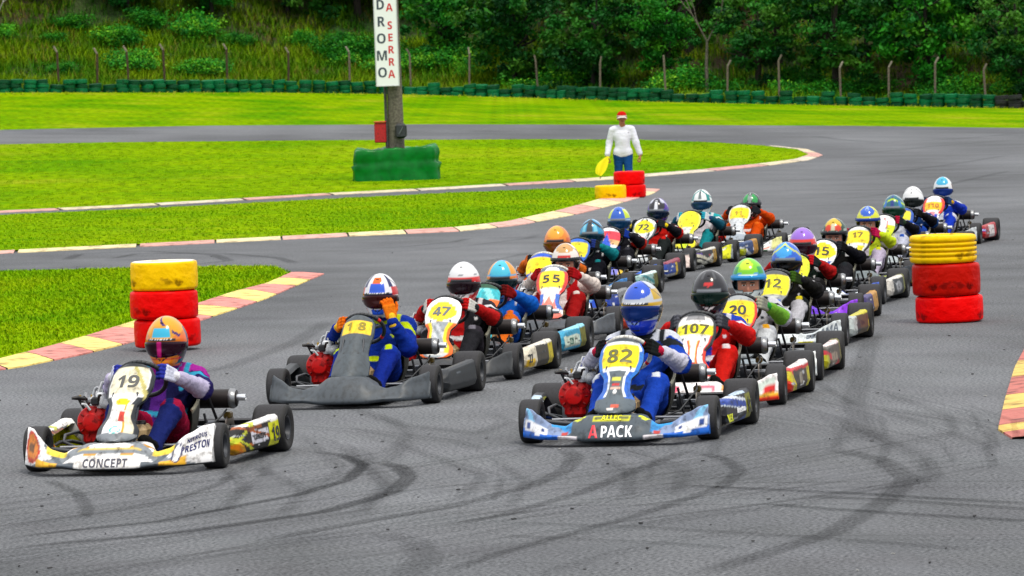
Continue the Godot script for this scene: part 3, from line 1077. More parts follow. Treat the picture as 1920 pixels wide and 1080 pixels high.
# small stickers scattered over a panel
func stickers(seed_: int, n: int, u0: float, u1: float, v0: float, v1: float, su: float, sv: float, cols: Array) -> Array:
	var r := RandomNumberGenerator.new()
	r.seed = seed_
	var out := []
	for k in n:
		var a := r.randf_range(u0, u1)
		var b := r.randf_range(v0, v1)
		var w := su * r.randf_range(0.5, 1.4)
		var h := sv * r.randf_range(0.5, 1.3)
		var key = cols[r.randi() % cols.size()]
		out.append(["r", a, b, a + w, b + h, key])
		if r.randf() < 0.6:
			out.append(["r", a + w * 0.15, b + h * 0.35, a + w * 0.85, b + h * 0.65, "wh" if r.randf() < 0.5 else "bk"])
	return out

func build_kart(c: Dictionary) -> void:
	var sd := int(absf(c.at[0]) * 1000.0)
	if not c.get("matt", false):
		var inks := ["ch", "bk", "wh", "dg", c.fair[0], c.suit[0], c.helm.base]
		c.pod[1] = stickers(sd + 1, 4, 0.0, 0.75, 0.0, 0.7, 0.14, 0.14, inks) + c.pod[1] + stickers(sd + 2, 3, 0.05, 0.66, 0.1, 0.6, 0.1, 0.08, ["ch", "bk", "sv"])
		if not c.get("fine", false):
			c.fair[1] = c.fair[1] + stickers(sd + 3, 7, -0.95, 0.85, 0.3, 0.75, 0.13, 0.1, inks)
			c.nose[1] = stickers(sd + 4, 4, -0.5, 0.3, 0.15, 0.5, 0.4, 0.05, inks) + c.nose[1]
	else:
		c.pod[1] = c.pod[1] + stickers(sd + 5, 3, 0.1, 0.7, 0.2, 0.7, 0.1, 0.08, ["ch", "mg_"])
	var fine: bool = c.get("fine", false)
	var at := Vector3(c.at[0], 0, -c.at[1])
	var turn := deg_to_rad(-c.at[2])
	var wide: bool = c.get("wide", false)
	var k := thing("racing_kart", c.label, "kart", at, turn, "racing karts on the track")
	fair_gain = c.get("fh", 1.04)
	var fa := part("front_fairing", fairing_mesh(c, fine), k)
	for t in c.get("fair_text", []):
		lettering(t[0], t[1], func(x, y, z): return fair_on(x, y, z, t[2], t[3], wide), t[4], "lettering", fa)
	var no := part("nose_panel", nose_mesh(c, fine), k)
	if c.has("num"):
		var bits: PackedStringArray = c.num.split(" ")
		for q in bits.size():
			var off := (q - (bits.size() - 1) * 0.5) * 0.085
			lettering(bits[q], c.get("num_h", 0.085), func(x, y, z): return nose_on(x + off, y, z, c.get("num_v", 0.78), wide), c.get("num_k", "ch"), "number", no)
	for t in c.get("nose_text", []):
		lettering(t[0], t[1], func(x, y, z): return nose_on(x, y, z, t[2], wide), t[3], "lettering", no)
	for s in [-1.0, 1.0]:
		var pd := part("side_pod", pod_mesh(c, s), k)
		if s > 0:
			for t in c.get("pod_text", []):
				lettering(t[0], t[1], func(x, y, z): return pod_on(x, y, z, t[2], t[3], s), t[4], "lettering", pd)
		for e in [[shared.front, 0.53, 0.13, 0.525, "front"], [shared.rear, 0.597, 0.141, -0.525, "rear"]]:
			var w := Node3D.new()
			w.name = e[4] + "_wheel"
			k.add_child(w, true)
			w.position = v3(e[1] * s, e[2], e[3])
			if e[4] == "front":
				w.rotation.y = deg_to_rad(c.get("steer", 0.0))
			part("tyre", e[0][0], w)
			part("rim", e[0][1], w)
	part("chassis_frame", shared.frame, k)
	part("floor_tray", shared.tray, k)
	part("rear_axle", shared.axle, k)
	part("seat", shared.seat, k)
	part("steering_wheel", shared["steer_" + c.get("wheel", "chch")], k)
	part("fuel_tank", shared.tank, k)
	part("carburettor", shared.carb, k)
	part("brake_caliper", shared.caliper, k)
	part("chain_guard", shared.guard, k)
	var en := part("engine", shared.engine, k)
	part("fan_cover", shared.fan, en)
	part("pull_handle", shared.pull, en)
	part("air_filter", shared.filter, en)
	var ex := part("exhaust_can", shared.can, k)
	part("tail_pipe", shared.tip, ex)
	part("end_band", shared.band, ex)
	part("rear_bumper", shared.bumper, k)
	# ---- the driver
	var hy: float = c.hy
	var kinds := [0.605, 0.63, 0.655, 0.685, 0.745]
	var pick := "hand_up" if c.get("hand_up", false) else ""
	var bh := hy
	if pick == "":
		for q in kinds:
			if absf(q - hy) < absf(bh - hy) or bh == hy:
				bh = q
		pick = str(bh)
	if not shared.has("body_" + pick):
		shared["body_" + pick] = driver_body(hy if pick == "hand_up" else bh, raised_frame(hy) if pick == "hand_up" else null, 100 + shared.size())
	var d := thing("person", c.who, "person", at, turn, "kart drivers")
	part("racing_suit", suit_mesh(shared["body_" + pick], c.suit, bh), d)
	var hx := Transform3D(Basis.from_euler(Vector3(0.03, deg_to_rad(c.get("look", 0.0)), 0)), Vector3(0.04, hy, -0.25))
	helmet(c.helm, d, hx, fine)
	for s in [1.0, -1.0]:
		var up: bool = s > 0 and pick == "hand_up"
		var g: Array = c.get("gloves", ["ch", "ch", "bk"])
		var src: Dictionary = shared[("hand_open" if up else "hand_grip") + ("" if s > 0 else "_r")]
		part("glove", tinted(src, mat.cloth, func(id: int, _p: Vector3) -> Color: return L(g[id])), d, raised_frame(hy) if up else grip_frame(s))

func raised_frame(hy: float) -> Transform3D:
	var y := Vector3(-0.22, 0.95, -0.1).normalized()
	var z := Vector3(0.5, 0.15, 0.85).normalized()
	var x := y.cross(z).normalized()
	z = x.cross(y)
	return Transform3D(Basis(x, y, z), Vector3(0.15, hy - 0.105, -0.03))

func kart_list() -> Array:
	return [
	{"at": [-2.145, 25.02, 11.5], "hy": 0.682, "fine": true, "steer": 4.0, "fh": 1.28, "label": "white and gold racing kart number 19 at the front of the left line", "who": "driver in yellow and orange helmet and purple suit at the wheel of kart 19",
		"num": "19", "num_h": 0.09, "num_k": "4a4a48",
		"nose": ["wh", [["R", 0.7, 0.0, 1.01, 0.6, "dg"], ["r", 0.35, 0.08, 0.7, 0.5, "gd"], ["r", 0.42, 0.1, 0.8, 0.5, "cream"], ["R", 0.86, 0.0, 1.1, 1.0, "ch"], ["r", -1, 0.0, 1, 0.12, "gy"], ["e", 0.0, 0.16, 0.34, 0.055, "wh"], ["e", 0.0, 0.16, 0.27, 0.045, "28c8b8"], ["e", 0.02, 0.16, 0.2, 0.034, "wh"], ["e", 0.05, 0.53, 0.45, 0.045, "ye"], ["r", -0.25, 0.27, 0.4, 0.42, "ow"], ["r", 0.1, 0.28, 0.4, 0.4, "c83a28"], ["R", 0, 0.64, 0.82, 0.95, "cream"], ["b", 1.0, 2.2, 2.25, 2.42, "b9b06a"], ["r", -1, 0.955, 1, 1, "ch"]]],
		"fair": ["wh", [["B", 1.0, -0.6, -0.2, -0.06, "gd"], ["B", 1.0, 0.9, 0.86, 1.06, "gy"], ["B", 1, -0.55, 0.22, 0.3, "mg_"], ["R", 0.5, 0.0, 0.78, 0.42, "e8b030"], ["R", 0.3, 0.0, 0.52, 0.42, "mg_"], ["R", 0.44, 0.6, 0.66, 1, "ecd24a"], ["R", 0.7, 0.42, 1.0, 1, "wh"], ["r", -0.34, 0.0, 0.34, 0.5, "f4f2f0"], ["R", 0, 0.54, 0.34, 0.62, "gy"], ["R", 0, 0.62, 0.32, 0.66, "d8c060"], ["e", -0.86, 0.52, 0.13, 0.22, "d23a18"], ["e", -0.86, 0.52, 0.1, 0.16, "e8861a"], ["e", -0.87, 0.5, 0.05, 0.07, "7a4a10"], ["e", 0.69, 0.5, 0.05, 0.2, "nv"], ["e", 0.69, 0.5, 0.035, 0.15, "wh"], ["r", -1, 0, 1, 0.22, "ch"]]],
		"fair_text": [["CONCEPT", 0.042, -0.02, 0.37, "4a4a55"], ["NITROUS", 0.014, 0.84, 0.62, "nv"], ["PRESTON", 0.022, 0.84, 0.5, "nv"]],
		"pod": ["17171a", [["r", 0.0, 0.86, 1, 1, "ecebea"], ["b", 1, 0.5, 0.1, 0.3, "gd"], ["b", 1, 0.5, 0.16, 0.24, "e8861a"], ["B", 1, -0.75, -0.32, -0.22, "c8d030"], ["b", 1, 0.75, 0.42, 0.5, "c8d030"], ["r", 0.34, 0.26, 0.72, 0.7, "cfd0dc"], ["b", 1, -1.2, 0.3, 0.42, "17171a"], ["b", 1, 1.3, 1.22, 1.34, "a0521c"], ["r", 0.3, 0.72, 0.6, 0.84, "8a4a1c"], ["r", 0.74, 0.03, 1, 0.84, "c8cc08"]]],
		"pod_text": [["CONCEPT", 0.03, 0.48, 0.135, "ch"], ["19", 0.085, 0.13, 0.125, "ch"]],
		"helm": {"base": "e07a10", "visor": "2a0a1c", "visor2": "c01878", "p": [["E", 0.0, 0.9, 0.6, 0.42, "f0a400"], ["b", 1, 0.9, 0.72, 0.8, "dpu"], ["b", 1, -0.9, 0.1, 0.16, "dpu"], ["r", 0.3, -0.6, 0.6, 0.2, "ch"], ["r", 0.32, 0.25, 0.5, 0.5, "or"], ["r", 0.5, -0.8, 0.56, 0.7, "dpu"], ["r", -0.2, 0.44, 0.2, 0.76, "gd"], ["r", -0.15, 0.48, 0.15, 0.72, "cy"], ["r", -0.5, -0.56, 0.34, -0.3, "f08a10"], ["r", -0.4, -0.42, 0.4, -0.33, "d8401a"], ["r", -1, -1, 1, -0.66, "dpu"], ["R", 0.7, -0.2, 1, 0.5, "or"]]},
		"suit": ["1d1a4a", "5a2a8a", "a8289a", "26205e", "c8c0e0", "a00f3a", "nv", "1c2a6a", "38a8d0"], "gloves": ["d8dcf0", "3038a0", "e8e8f0"], "wheel": "chch"},
	{"at": [-1.001, 29.511, 10.2], "hy": 0.698, "fine": true, "wide": true, "fh": 1.12, "matt": true, "hand_up": true, "label": "plain grey racing kart with yellow plate second in the left line", "who": "driver in blue suit holding an orange glove up to a red and white helmet",
		"num": "1 8", "num_h": 0.07, "num_v": 0.84, "num_k": "8a7a10",
		"nose": ["424a51", [["r", -0.86, 0.74, 0.86, 0.93, "f0cc12"], ["E", 0.45, 0.45, 0.05, 0.012, "bk"], ["E", 0.62, 0.66, 0.05, 0.012, "bk"]]], "fair": ["3e464c", []], "pod": ["1c2022", []],
		"helm": {"base": "e8e8ee", "visor": "3a1410", "p": [["R", 0.3, 0.3, 1, 0.6, "c81c20"], ["r", -0.12, 0.7, 0.12, 0.9, "or"], ["r", -0.16, 0.4, 0.16, 0.72, "bl"], ["R", 0.25, 0.6, 0.36, 0.95, "nv"], ["r", -0.3, 0.34, 0.3, 0.4, "nv"], ["r", 0.3, -0.3, 1, 0.2, "d8401a"], ["R", 0.16, -0.7, 0.3, -0.34, "wh"], ["r", -0.16, -0.6, 0.16, -0.34, "bl"], ["R", 0.3, -0.8, 0.5, -0.3, "c81c20"], ["r", -1, -1, 1, -0.72, "nv"]]},
		"suit": ["17349c", "17349c", "17349c", "15309a", "17349c", "17349c", "lm", "152e92", "c6dc10"], "gloves": ["e87a1a", "e06a10", "f0c030"], "wheel": "chrd"},
	{"at": [-0.441, 31.611, 10.2], "hy": 0.675, "label": "kart 47 with white and orange nose behind the plain grey kart", "who": "driver in white and red helmet and charcoal suit in kart 47",
		"num": "47", "num_k": "mg_", "nose": ["8c949a", [["b", 1, 3, 0.6, 1.1, "c9ced2"], ["b", 1, 4, 1.9, 2.3, "sv"], ["R", 0.55, 0.1, 0.8, 0.62, "ye"], ["R", 0.8, 0.0, 1.1, 0.66, "or"], ["R", 0.0, 0.62, 1.1, 1.1, "wh"], ["r", -0.5, 0.03, 0.5, 0.14, "ow"], ["e", 0, 0.785, 0.78, 0.15, "ye"]]], "fair": ["2b3033", []], "matt": true,
		"pod": ["3a342a", [["r", 0, 0, 0.36, 1, "cfc8b4"], ["r", 0.06, 0.1, 0.3, 0.4, "d8b020"], ["r", 0, 0.9, 1, 1, "d8d4c8"], ["r", 0.8, 0, 1, 0.9, "b8a814"]]], "pod_text": [["27", 0.06, 0.86, 0.13, "ch"]],
		"helm": {"base": "e9ebee", "visor": "201418", "open": false, "p": [["R", 0.0, 0.3, 1, 0.5, "d8201a"], ["R", 0.3, -1, 1, 0.42, "c8181a"], ["r", -1, -1, 1, -0.3, "d8201a"], ["r", -0.2, -0.52, 0.2, -0.34, "wh"], ["r", -0.05, 0.56, 0.05, 0.6, "gy"], ["R", 0.3, 0.55, 0.42, 0.62, "gy"]]},
		"suit": ["2a272e", "c01a1c", "38343c", "2a272e", "c01a1c", "2f2b33", "7d7884", "2a272e"], "gloves": ["ow", "c01a1c", "ch"], "wheel": "chch"},
	{"at": [-0.159, 33.513, 10.5], "hy": 0.6, "label": "kart with turquoise nose and black fairing close behind kart 47", "who": "driver in turquoise and orange helmet and bright blue suit",
		"nose": ["18a8b4", [["B", 1, 2, 1.9, 2.3, "7fd8dc"], ["R", 0.5, 0.3, 1, 0.75, "or"], ["R", 0.3, 0.5, 0.6, 0.7, "ow"], ["r", -1, 0.94, 1, 1, "dgn"]]], "fair": ["2b3033", []], "matt": true,
		"pod": ["2292b8", [["r", 0.12, 0.16, 0.7, 0.66, "c4d4c4"], ["r", 0, 0.9, 1, 1, "8ad0e4"], ["r", 0.74, 0, 1, 0.9, "6a6a1c"]]], "pod_text": [["221", 0.05, 0.62, 0.125, "3a6a5a"]],
		"helm": {"base": "28a6d6", "visor": "0c2024", "p": [["e", 0.0, 0.74, 0.4, 0.24, "42c0dc"], ["R", 0.26, 0.5, 0.5, 0.95, "e89a1a"], ["r", -1, 0.34, 1, 0.46, "e8801a"], ["R", 0.46, -0.4, 0.7, 0.5, "d83a1a"], ["R", 0.7, -0.1, 1, 0.6, "1e62c0"], ["R", 0.14, -0.9, 0.6, -0.3, "d83a1a"], ["r", -0.14, -0.8, 0.14, -0.32, "3a9ad6"]]},
		"suit": ["1462c8", "1a6ed8", "1668d2", "1560cc", "1462c8", "1a5cc0", "e8701a", "e8701a"], "gloves": ["7a1414", "5a1010", "7a1414"], "wheel": "chch"},
	{"at": [0.395, 36.294, 8.0], "hy": 0.615, "label": "dark grey racing kart number 55 with yellow plate and red cross nose", "who": "driver in white and red suit and helmet in kart 55",
		"num": "5 5", "nose": ["ece4e2", [["B", 1, 2.6, 0.0, 1.22, "f07a68"], ["B", 1, -2.0, -0.2, 0.05, "f07a68"], ["R", 0.6, 0.2, 1.1, 0.5, "3a6ac8"], ["R", 0, 0.62, 1.1, 0.92, "ye"], ["R", 0.82, 0.55, 1.2, 0.95, "d23028"], ["r", -1, 0.92, 1, 1, "5a6a86"], ["r", -0.5, 0.94, 0.5, 0.98, "wh"]]], "fair": ["3b4247", [["R", 0.5, 0.75, 0.98, 0.95, "6a737a"]]], "matt": true,
		"pod": ["b8381e", [["r", 0.3, 0, 0.6, 0.6, "d8d4d0"], ["r", 0.6, 0, 1, 1, "17181a"]]],
		"helm": {"base": "ece4dc", "open": true, "visor": "ch", "p": [["e", 0, 0.86, 0.35, 0.2, "d0a060"], ["r", -0.16, 0.42, 0.16, 0.56, "d21a18"], ["R", 0.45, -0.2, 0.7, 0.8, "d2301a"], ["R", 0.0, -1, 0.7, -0.28, "d2301a"], ["R", 0.06, -0.6, 0.12, -0.3, "ow"], ["R", 0.2, -0.5, 0.3, -0.4, "ow"]]},
		"suit": ["b8181c", "ece0dc", "c81a1c", "e8dcd4", "e8dcd4", "a01418", "e8dcd4", "a01418"], "gloves": ["a81418", "8a1014", "a81418"], "wheel": "owrd"},
	{"at": [0.345, 39.22, 11.5], "hy": 0.671, "label": "blue kart mostly hidden behind kart 55", "who": "driver in orange helmet half hidden behind the driver of kart 55",
		"nose": ["2a56c8", [["R", 0, 0.62, 1, 0.94, "ye"]]], "fair": ["1d4cc4", [["R", 0.6, 0.6, 0.9, 0.9, "7ab0e8"], ["r", -1, 0, 1, 0.24, "18a0a8"]]], "fair_text": [["MEGA", 0.05, 0.72, 0.5, "wh"]], "pod": ["163c9c", [["r", 0.5, 0, 1, 1, "7a7c80"]]],
		"helm": {"base": "e8861a", "visor": "6a3a10", "p": [["E", 0, 0.8, 0.3, 0.3, "f0a82a"], ["R", 0.3, 0.3, 1, 0.5, "d8601a"], ["r", -1, -1, 1, -0.45, "3aa03a"], ["R", 0.5, -0.5, 1, 0.3, "c86a1a"]]},
		"suit": ["17181f", "1e3a8a", "1f2c5c", "17181f", "d86a1a", "17181f", "or", "17181f"], "gloves": ["d86a2a", "ch", "d86a2a"], "wheel": "owrd"},
	{"at": [0.731, 42.624, 12], "hy": 0.614, "label": "kart with blue and yellow nose under a black suited driver", "who": "driver in black suit with teal cuffs and blue black helmet",
		"nose": ["2a62c8", [["R", 0, 0.62, 0.9, 0.94, "d8d020"], ["R", 0, 0.2, 0.5, 0.55, "lb"]]], "fair": ["20242a", [["R", 0.5, 0.5, 1, 1, "3a78b8"]]], "pod": ["8fb0ac", [["b", 1, 1, 0.5, 0.75, "187a84"], ["b", 1, 1, 1.1, 1.3, "187a84"], ["r", 0.78, 0, 1, 1, "5a5a1c"], ["r", 0, 0.9, 1, 1, "d0e4e4"]]],
		"helm": {"base": "2292c4", "visor": "0c2a3a", "p": [["r", -0.1, 0.4, 0.1, 1, "3a3e44"], ["R", 0.14, 0.4, 0.24, 0.8, "7ad0ec"], ["R", 0.4, -0.2, 1, 0.3, "10141a"], ["B", 1, 1, 0.95, 1.1, "10141a"], ["r", -1, -1, 1, -0.5, "14202c"], ["R", 0.1, -0.5, 0.3, -0.3, "1a6a9a"]]},
		"suit": ["15171b", "15171b", "16181d", "15171b", "128088", "15171b", "128088", "15171b"], "gloves": ["ch", "24357a", "128088"], "wheel": "chch"},
	{"at": [1.093, 45.505, 9.5], "hy": 0.645, "label": "kart with red topped blue and white nose and blue yellow fairing", "who": "driver in blue and lime helmet and black suit with red sleeves",
		"nose": ["e8e8ee", [["r", -1, 0.62, 1, 0.93, "d83a4a"], ["r", -1, 0.62, 1, 0.74, "e8b07a"], ["B", 1, 1.6, 0.9, 1.4, "2452c8"], ["R", 0, 0.05, 0.4, 0.2, "d83a4a"]]], "fair": ["2a62c8", [["R", 0.3, 0.3, 0.55, 1, "d8b41a"], ["R", 0, 0, 0.3, 1, "7a7ad0"], ["R", 0.75, 0.2, 1, 0.6, "b8d8e8"]]], "pod": ["123c98", [["r", 0.62, 0, 0.74, 1, "c8a814"], ["r", 0.74, 0, 1, 1, "1a1c22"], ["r", 0.0, 0.8, 1, 1, "8a1a3a"], ["r", 0, 0, 0.6, 0.2, "a0a4a8"]]],
		"helm": {"base": "2a62c8", "visor": "0a3458", "p": [["R", 0.24, 0.45, 0.5, 0.9, "c8dc1a"], ["r", -0.5, 0.36, 0.5, 0.42, "b8dcf4"], ["R", 0.5, -0.3, 1, 0.4, "14202c"], ["r", -1, -1, 1, -0.3, "c8dc1a"], ["e", 0, -0.4, 0.1, 0.16, "1a5ac0"]]},
		"suit": ["1b1c22", "2a3a8a", "1b1c22", "c8281e", "1b1c22", "1b1c22", "3a3a44", "1b1c22"], "gloves": ["1a3a9a", "ch", "ch"], "wheel": "chch"},
	{"at": [1.595, 48.231, 13], "hy": 0.651, "label": "white and black racing kart number 72 with round yellow plate", "who": "driver in purple helmet and red suit in kart 72",
		"num": "72", "nose": ["eceef0", [["B", 1, 1.0, 1.15, 1.32, "ch"], ["B", 1, 0.8, 0.85, 1.0, "a8acb8"], ["R", 0.88, 0.0, 1.1, 0.62, "ch"], ["R", 0.9, 0.6, 1.1, 0.9, "mg_"], ["r", -0.5, 0.03, 0.5, 0.12, "gy"], ["e", 0, 0.79, 0.86, 0.16, "e8dc14"]]], "fair": ["3a3e43", [["R", 0.0, 0.6, 0.4, 1, "aeb4b8"], ["R", 0.82, 0.2, 1, 0.7, "ead6d0"]]], "pod": ["1d1e20", [["b", 1, 1.4, 0.4, 0.62, "c4c4b8"], ["b", 1, 1.4, 0.8, 1.1, "b8b4a0"], ["b", 1, -1, 0.1, 0.3, "c4c4b8"], ["r", 0.78, 0, 1, 1, "a07c10"], ["r", 0, 0.9, 1, 1, "c8c8c0"]]],
		"helm": {"base": "4a1c9a", "visor": "0c1c30", "p": [["e", 0, 0.75, 0.34, 0.4, "23242c"], ["r", -0.05, 0.42, 0.05, 0.9, "e8ecf4"], ["E", 0.3, 0.85, 0.1, 0.12, "b8bcd0"], ["r", -0.4, 0.35, 0.4, 0.4, "3a6a7a"], ["r", -1, -1, 1, -0.35, "3c1468"], ["e", 0, -0.42, 0.06, 0.1, "d060b0"]]},
		"suit": ["c41a18", "c41a18", "2a2228", "d81c16", "1f1c20", "25262a", "d81c16", "25262a"], "gloves": ["ch", "ch", "e8d020"], "wheel": "chrd"},
	{"at": [2.187, 50.281, 13], "hy": 0.678, "label": "yellow nosed racing kart between kart 72 and the orange driver", "who": "driver in white and teal helmet and white chested suit",
		"nose": ["e8de1a", [["R", 0.0, 0.4, 0.5, 0.6, "c8ccc8"], ["R", 0.2, 0.3, 0.62, 0.42, "ch"], ["R", 0, 0.0, 0.4, 0.26, "lm"], ["R", 0.86, 0.3, 1.1, 1, "f0e86a"]]], "fair": ["7d858c", [["R", 0.35, 0.2, 0.96, 0.9, "d8dc10"], ["R", 0, 0.5, 0.3, 1, "9aa2a8"]]], "pod": ["1a3c70", [["r", 0.68, 0, 1, 1, "b07c14"], ["b", 1, 1, 0.5, 0.7, "b8bcc0"], ["r", 0, 0, 0.25, 0.5, "a0a80c"]]],
		"helm": {"base": "eef2f2", "visor": "123a5a", "p": [["B", 1, 1, 1.0, 1.12, "0f7a78"], ["R", 0.25, 0.4, 0.36, 0.75, "128a86"], ["r", -0.04, 0.5, 0.04, 1, "6a7a7c"], ["R", 0.5, -0.3, 1, 0.3, "2a4a50"], ["R", 0.12, -0.6, 0.4, -0.3, "wh"], ["r", -0.1, -0.6, 0.1, -0.3, "128a7a"], ["r", -1, -1, 1, -0.66, "wh"]]},
		"suit": ["e6dde4", "e6dde4", "28b0b8", "2a3238", "1f5a70", "15191d", "18808a", "17888f"], "gloves": ["dfe6ea", "28a8c0", "24407a"], "wheel": "chch"},
	{"at": [2.878, 52.131, 13], "hy": 0.571, "label": "grey and white kart under the orange suited driver furthest back in the left line", "who": "driver in black and green helmet and orange suit",
		"num": "11", "num_h": 0.07, "num_k": "a08a10", "nose": ["c4c9cf", [["r", -0.92, 0.66, 0.92, 0.93, "f2d40c"], ["R", 0.9, 0.5, 1.1, 1, "ow"], ["r", -1, 0, 1, 0.2, "9aa4b0"]]], "fair": ["e6eae8", [["R", 0.78, 0.3, 1, 0.9, "d8d890"], ["R", 0.3, 0, 0.7, 0.3, "2a5a3a"]]], "pod": ["c4c8c4", [["r", 0.5, 0, 1, 1, "12402a"]]],
		"helm": {"base": "15201c", "open": true, "visor": "ch", "p": [["E", 0.2, 0.7, 0.13, 0.24, "1d9a4a"], ["e", 0, 0.75, 0.08, 0.3, "8a9a94"], ["R", 0.5, 0.0, 0.8, 0.4, "22402e"]]},
		"suit": ["e0500e", "e0500e", "e0500e", "e2520c", "d84a0c", "d84a0c", "f0701a", "e0500e"], "gloves": ["ch", "ch", "ch"], "wheel": "chrd"},
	{"at": [0.707, 25.811, 10.2], "hy": 0.754, "fine": true, "label": "blue and grey racing kart number 82 at the front of the right line", "who": "driver in blue and gold helmet and royal blue suit in kart 82",
		"num": "82", "num_h": 0.1, "num_k": "5a5a2a", "num_v": 0.775,
		"nose": ["5b656e", [["r", -0.32, 0.46, 0.32, 0.5, "c8c850"], ["r", -0.36, 0.34, 0.36, 0.37, "d8b0a0"], ["r", -0.3, 0.4, 0.3, 0.43, "c83a3a"], ["R", 0.52, 0.22, 1.1, 0.62, "2a66c8"], ["R", 0.5, 0.24, 0.62, 0.6, "e8eef4"], ["R", 0.0, 0.6, 1.1, 1.0, "e8eef4"], ["R", 0.84, 0.5, 1.1, 0.85, "2a78d0"], ["R", 0.9, 0.85, 1.1, 1.0, "2a66c8"], ["r", -0.8, 0.64, 0.8, 0.93, "f4da10"], ["R", 0, 0.952, 1, 1, "3a4048"], ["e", 0.0, 0.31, 0.14, 0.03, "wh"], ["r", -0.15, 0.08, 0.3, 0.12, "d8604a"], ["r", -0.35, 0.05, 0.0, 0.075, "e8e0dc"]]],
		"fair": ["4b545c", [["R", 0.46, 0.62, 0.66, 1.0, "2a86cc"], ["R", 0.42, 0.3, 1.01, 1.0, "7d8fb4"], ["B", 1.0, -0.5, -0.1, 0.2, "2a86cc"], ["R", 0.0, 0.0, 0.4, 1.0, "4b545c"], ["R", 0.42, 0.68, 0.62, 1.0, "2a90d4"], ["B", 1.0, -0.42, 0.58, 0.66, "7fc0ea"], ["R", 0.62, 0.84, 1.0, 1.0, "4a9ad8"], ["R", 0.55, 0.0, 1.01, 0.4, "1c62c8"], ["R", 0.66, 0.36, 0.97, 0.56, "e8eaf0"], ["R", 0.74, 0.3, 0.8, 0.5, "eef0f4"], ["R", 0.88, 0.42, 0.92, 0.5, "22448a"], ["R", 0.7, 0.44, 0.73, 0.5, "22448a"], ["R", 0.38, 0.2, 0.5, 0.4, "4b545c"], ["R", 0.34, 0.0, 0.54, 0.34, "e2dce2"], ["R", 0.44, 0.42, 0.5, 0.5, "b83a30"], ["E", 0.33, 0.78, 0.055, 0.075, "e4f00a"], ["r", -0.19, 0.64, 0.19, 0.76, "c8c81a"], ["r", -0.17, 0.66, 0.17, 0.74, "6a6e3a"]]],
		"fair_text": [["A", 0.06, -0.175, 0.415, "d82a38"], ["PACK", 0.054, 0.06, 0.415, "f0f0f4"], ["ENGINEERING", 0.012, 0.01, 0.27, "7a828a"], ["ALLEC", 0.03, 0.0, 0.695, "e8e40a"]],
		"pod": ["0e1416", [["b", 0.5, 1, 0.78, 1.06, "143c9c"], ["b", 0.5, 1, 0.74, 0.79, "b8c4d0"], ["b", 0.5, 1, 1.04, 1.14, "d8e0ea"], ["r", 0.0, 0.93, 0.8, 1, "b8d0e8"], ["b", 1, -1.6, 0.4, 0.62, "163c80"], ["r", 0.1, 0.0, 0.4, 0.08, "b0aca0"], ["r", 0.76, 0.04, 0.95, 0.9, "77790c"]]],
		"pod_text": [["NEK", 0.045, 0.84, 0.1, "c8d010"], ["Benetton", 0.034, 0.44, 0.13, "eef0f0"], ["82", 0.08, 0.11, 0.13, "2a2c10"]],
		"helm": {"base": "bcc4d0", "visor": "0c2a6a", "p": [["e", -0.05, 0.82, 0.4, 0.3, "2456d0"], ["b", 1, 0.2, -0.3, -0.12, "c8ccd4"], ["R", 0.34, 0.5, 0.62, 0.8, "c8a428"], ["r", -0.6, 0.34, 0.6, 0.44, "d0a82a"], ["R", 0.46, -0.4, 1.0, 0.34, "2a3438"], ["R", 0.56, -0.7, 0.7, 0.1, "b8982a"], ["r", -0.46, -0.8, 0.46, -0.3, "1c3ec8"], ["r", -0.2, -0.46, 0.1, -0.36, "8aa4e8"], ["r", -1, -1, 1, -0.76, "1a2a8a"]]},
		"suit": ["1a46b8", "1a46b8", "dfe4f0", "1a46b8", "d8d8ea", "1a48bc", "e8eef8", "1a46b8"], "gloves": ["1f2226", "17181b", "c02040"], "wheel": "owrd", "look": -14.0},
	{"at": [1.25, 28.298, 8.5], "hy": 0.697, "label": "white racing kart number 107 with red stripes behind kart 82", "who": "driver in black helmet and red suit in kart 107",
		"num": "107", "num_h": 0.08, "num_k": "4a4418", "nose": ["f0eeee", [["R", 0.18, 0.05, 0.36, 0.62, "e0341a"], ["R", 0.24, 0.05, 0.3, 0.62, "f0a02a"], ["R", 0.78, 0.1, 1.1, 0.7, "e0341a"], ["R", 0.88, 0.5, 1.1, 1, "ch"], ["r", -0.86, 0.7, 0.86, 0.86, "e8e014"], ["r", -0.5, 0.91, 0.5, 0.95, "8a8a8e"], ["r", -0.9, 0.97, 0.9, 1, "ch"]]], "fair": ["f0ecee", [["R", 0, 0.5, 0.36, 1, "f0ecee"], ["R", 0.1, 0.55, 0.3, 0.66, "d8486a"], ["R", 0.36, 0.62, 0.5, 1, "f09a3a"], ["R", 0.4, 0.7, 0.56, 1, "e0607a"], ["R", 0.3, 0.0, 1, 0.34, "e0341a"], ["R", 0.5, 0.3, 1, 0.38, "e8b82a"], ["R", 0.7, 0.44, 0.94, 0.7, "c8d4cc"]]], "pod": ["332e24", [["r", 0, 0.9, 1, 1, "e4dcdc"], ["r", 0, 0.78, 1, 0.9, "c01418"], ["r", 0, 0, 0.2, 0.78, "c8301a"], ["b", 1, 0.3, 0.22, 0.38, "c8b814"], ["r", 0.45, 0.2, 0.6, 0.7, "8a8478"], ["r", 0.82, 0, 1, 0.8, "c0b80c"]]],
		"fair_text": [["RBC", 0.05, -0.22, 0.5, "d8486a"]],
		"helm": {"base": "17191b", "visor": "062016", "p": [["E", 0.16, 0.85, 0.05, 0.1, "4a4c50"], ["e", 0, 0.6, 0.09, 0.07, "d8282a"], ["r", -0.17, 0.39, 0.17, 0.47, "c0c8c4"], ["R", 0.6, 0.0, 0.9, 0.6, "22262a"]]},
		"suit": ["cc1a1a", "2a3cb0", "2a4ac0", "d41a18", "c81c1c", "cc1818", "e8dce0", "d01a18"], "gloves": ["3a3c44", "55585f", "c82020"], "wheel": "chch"},
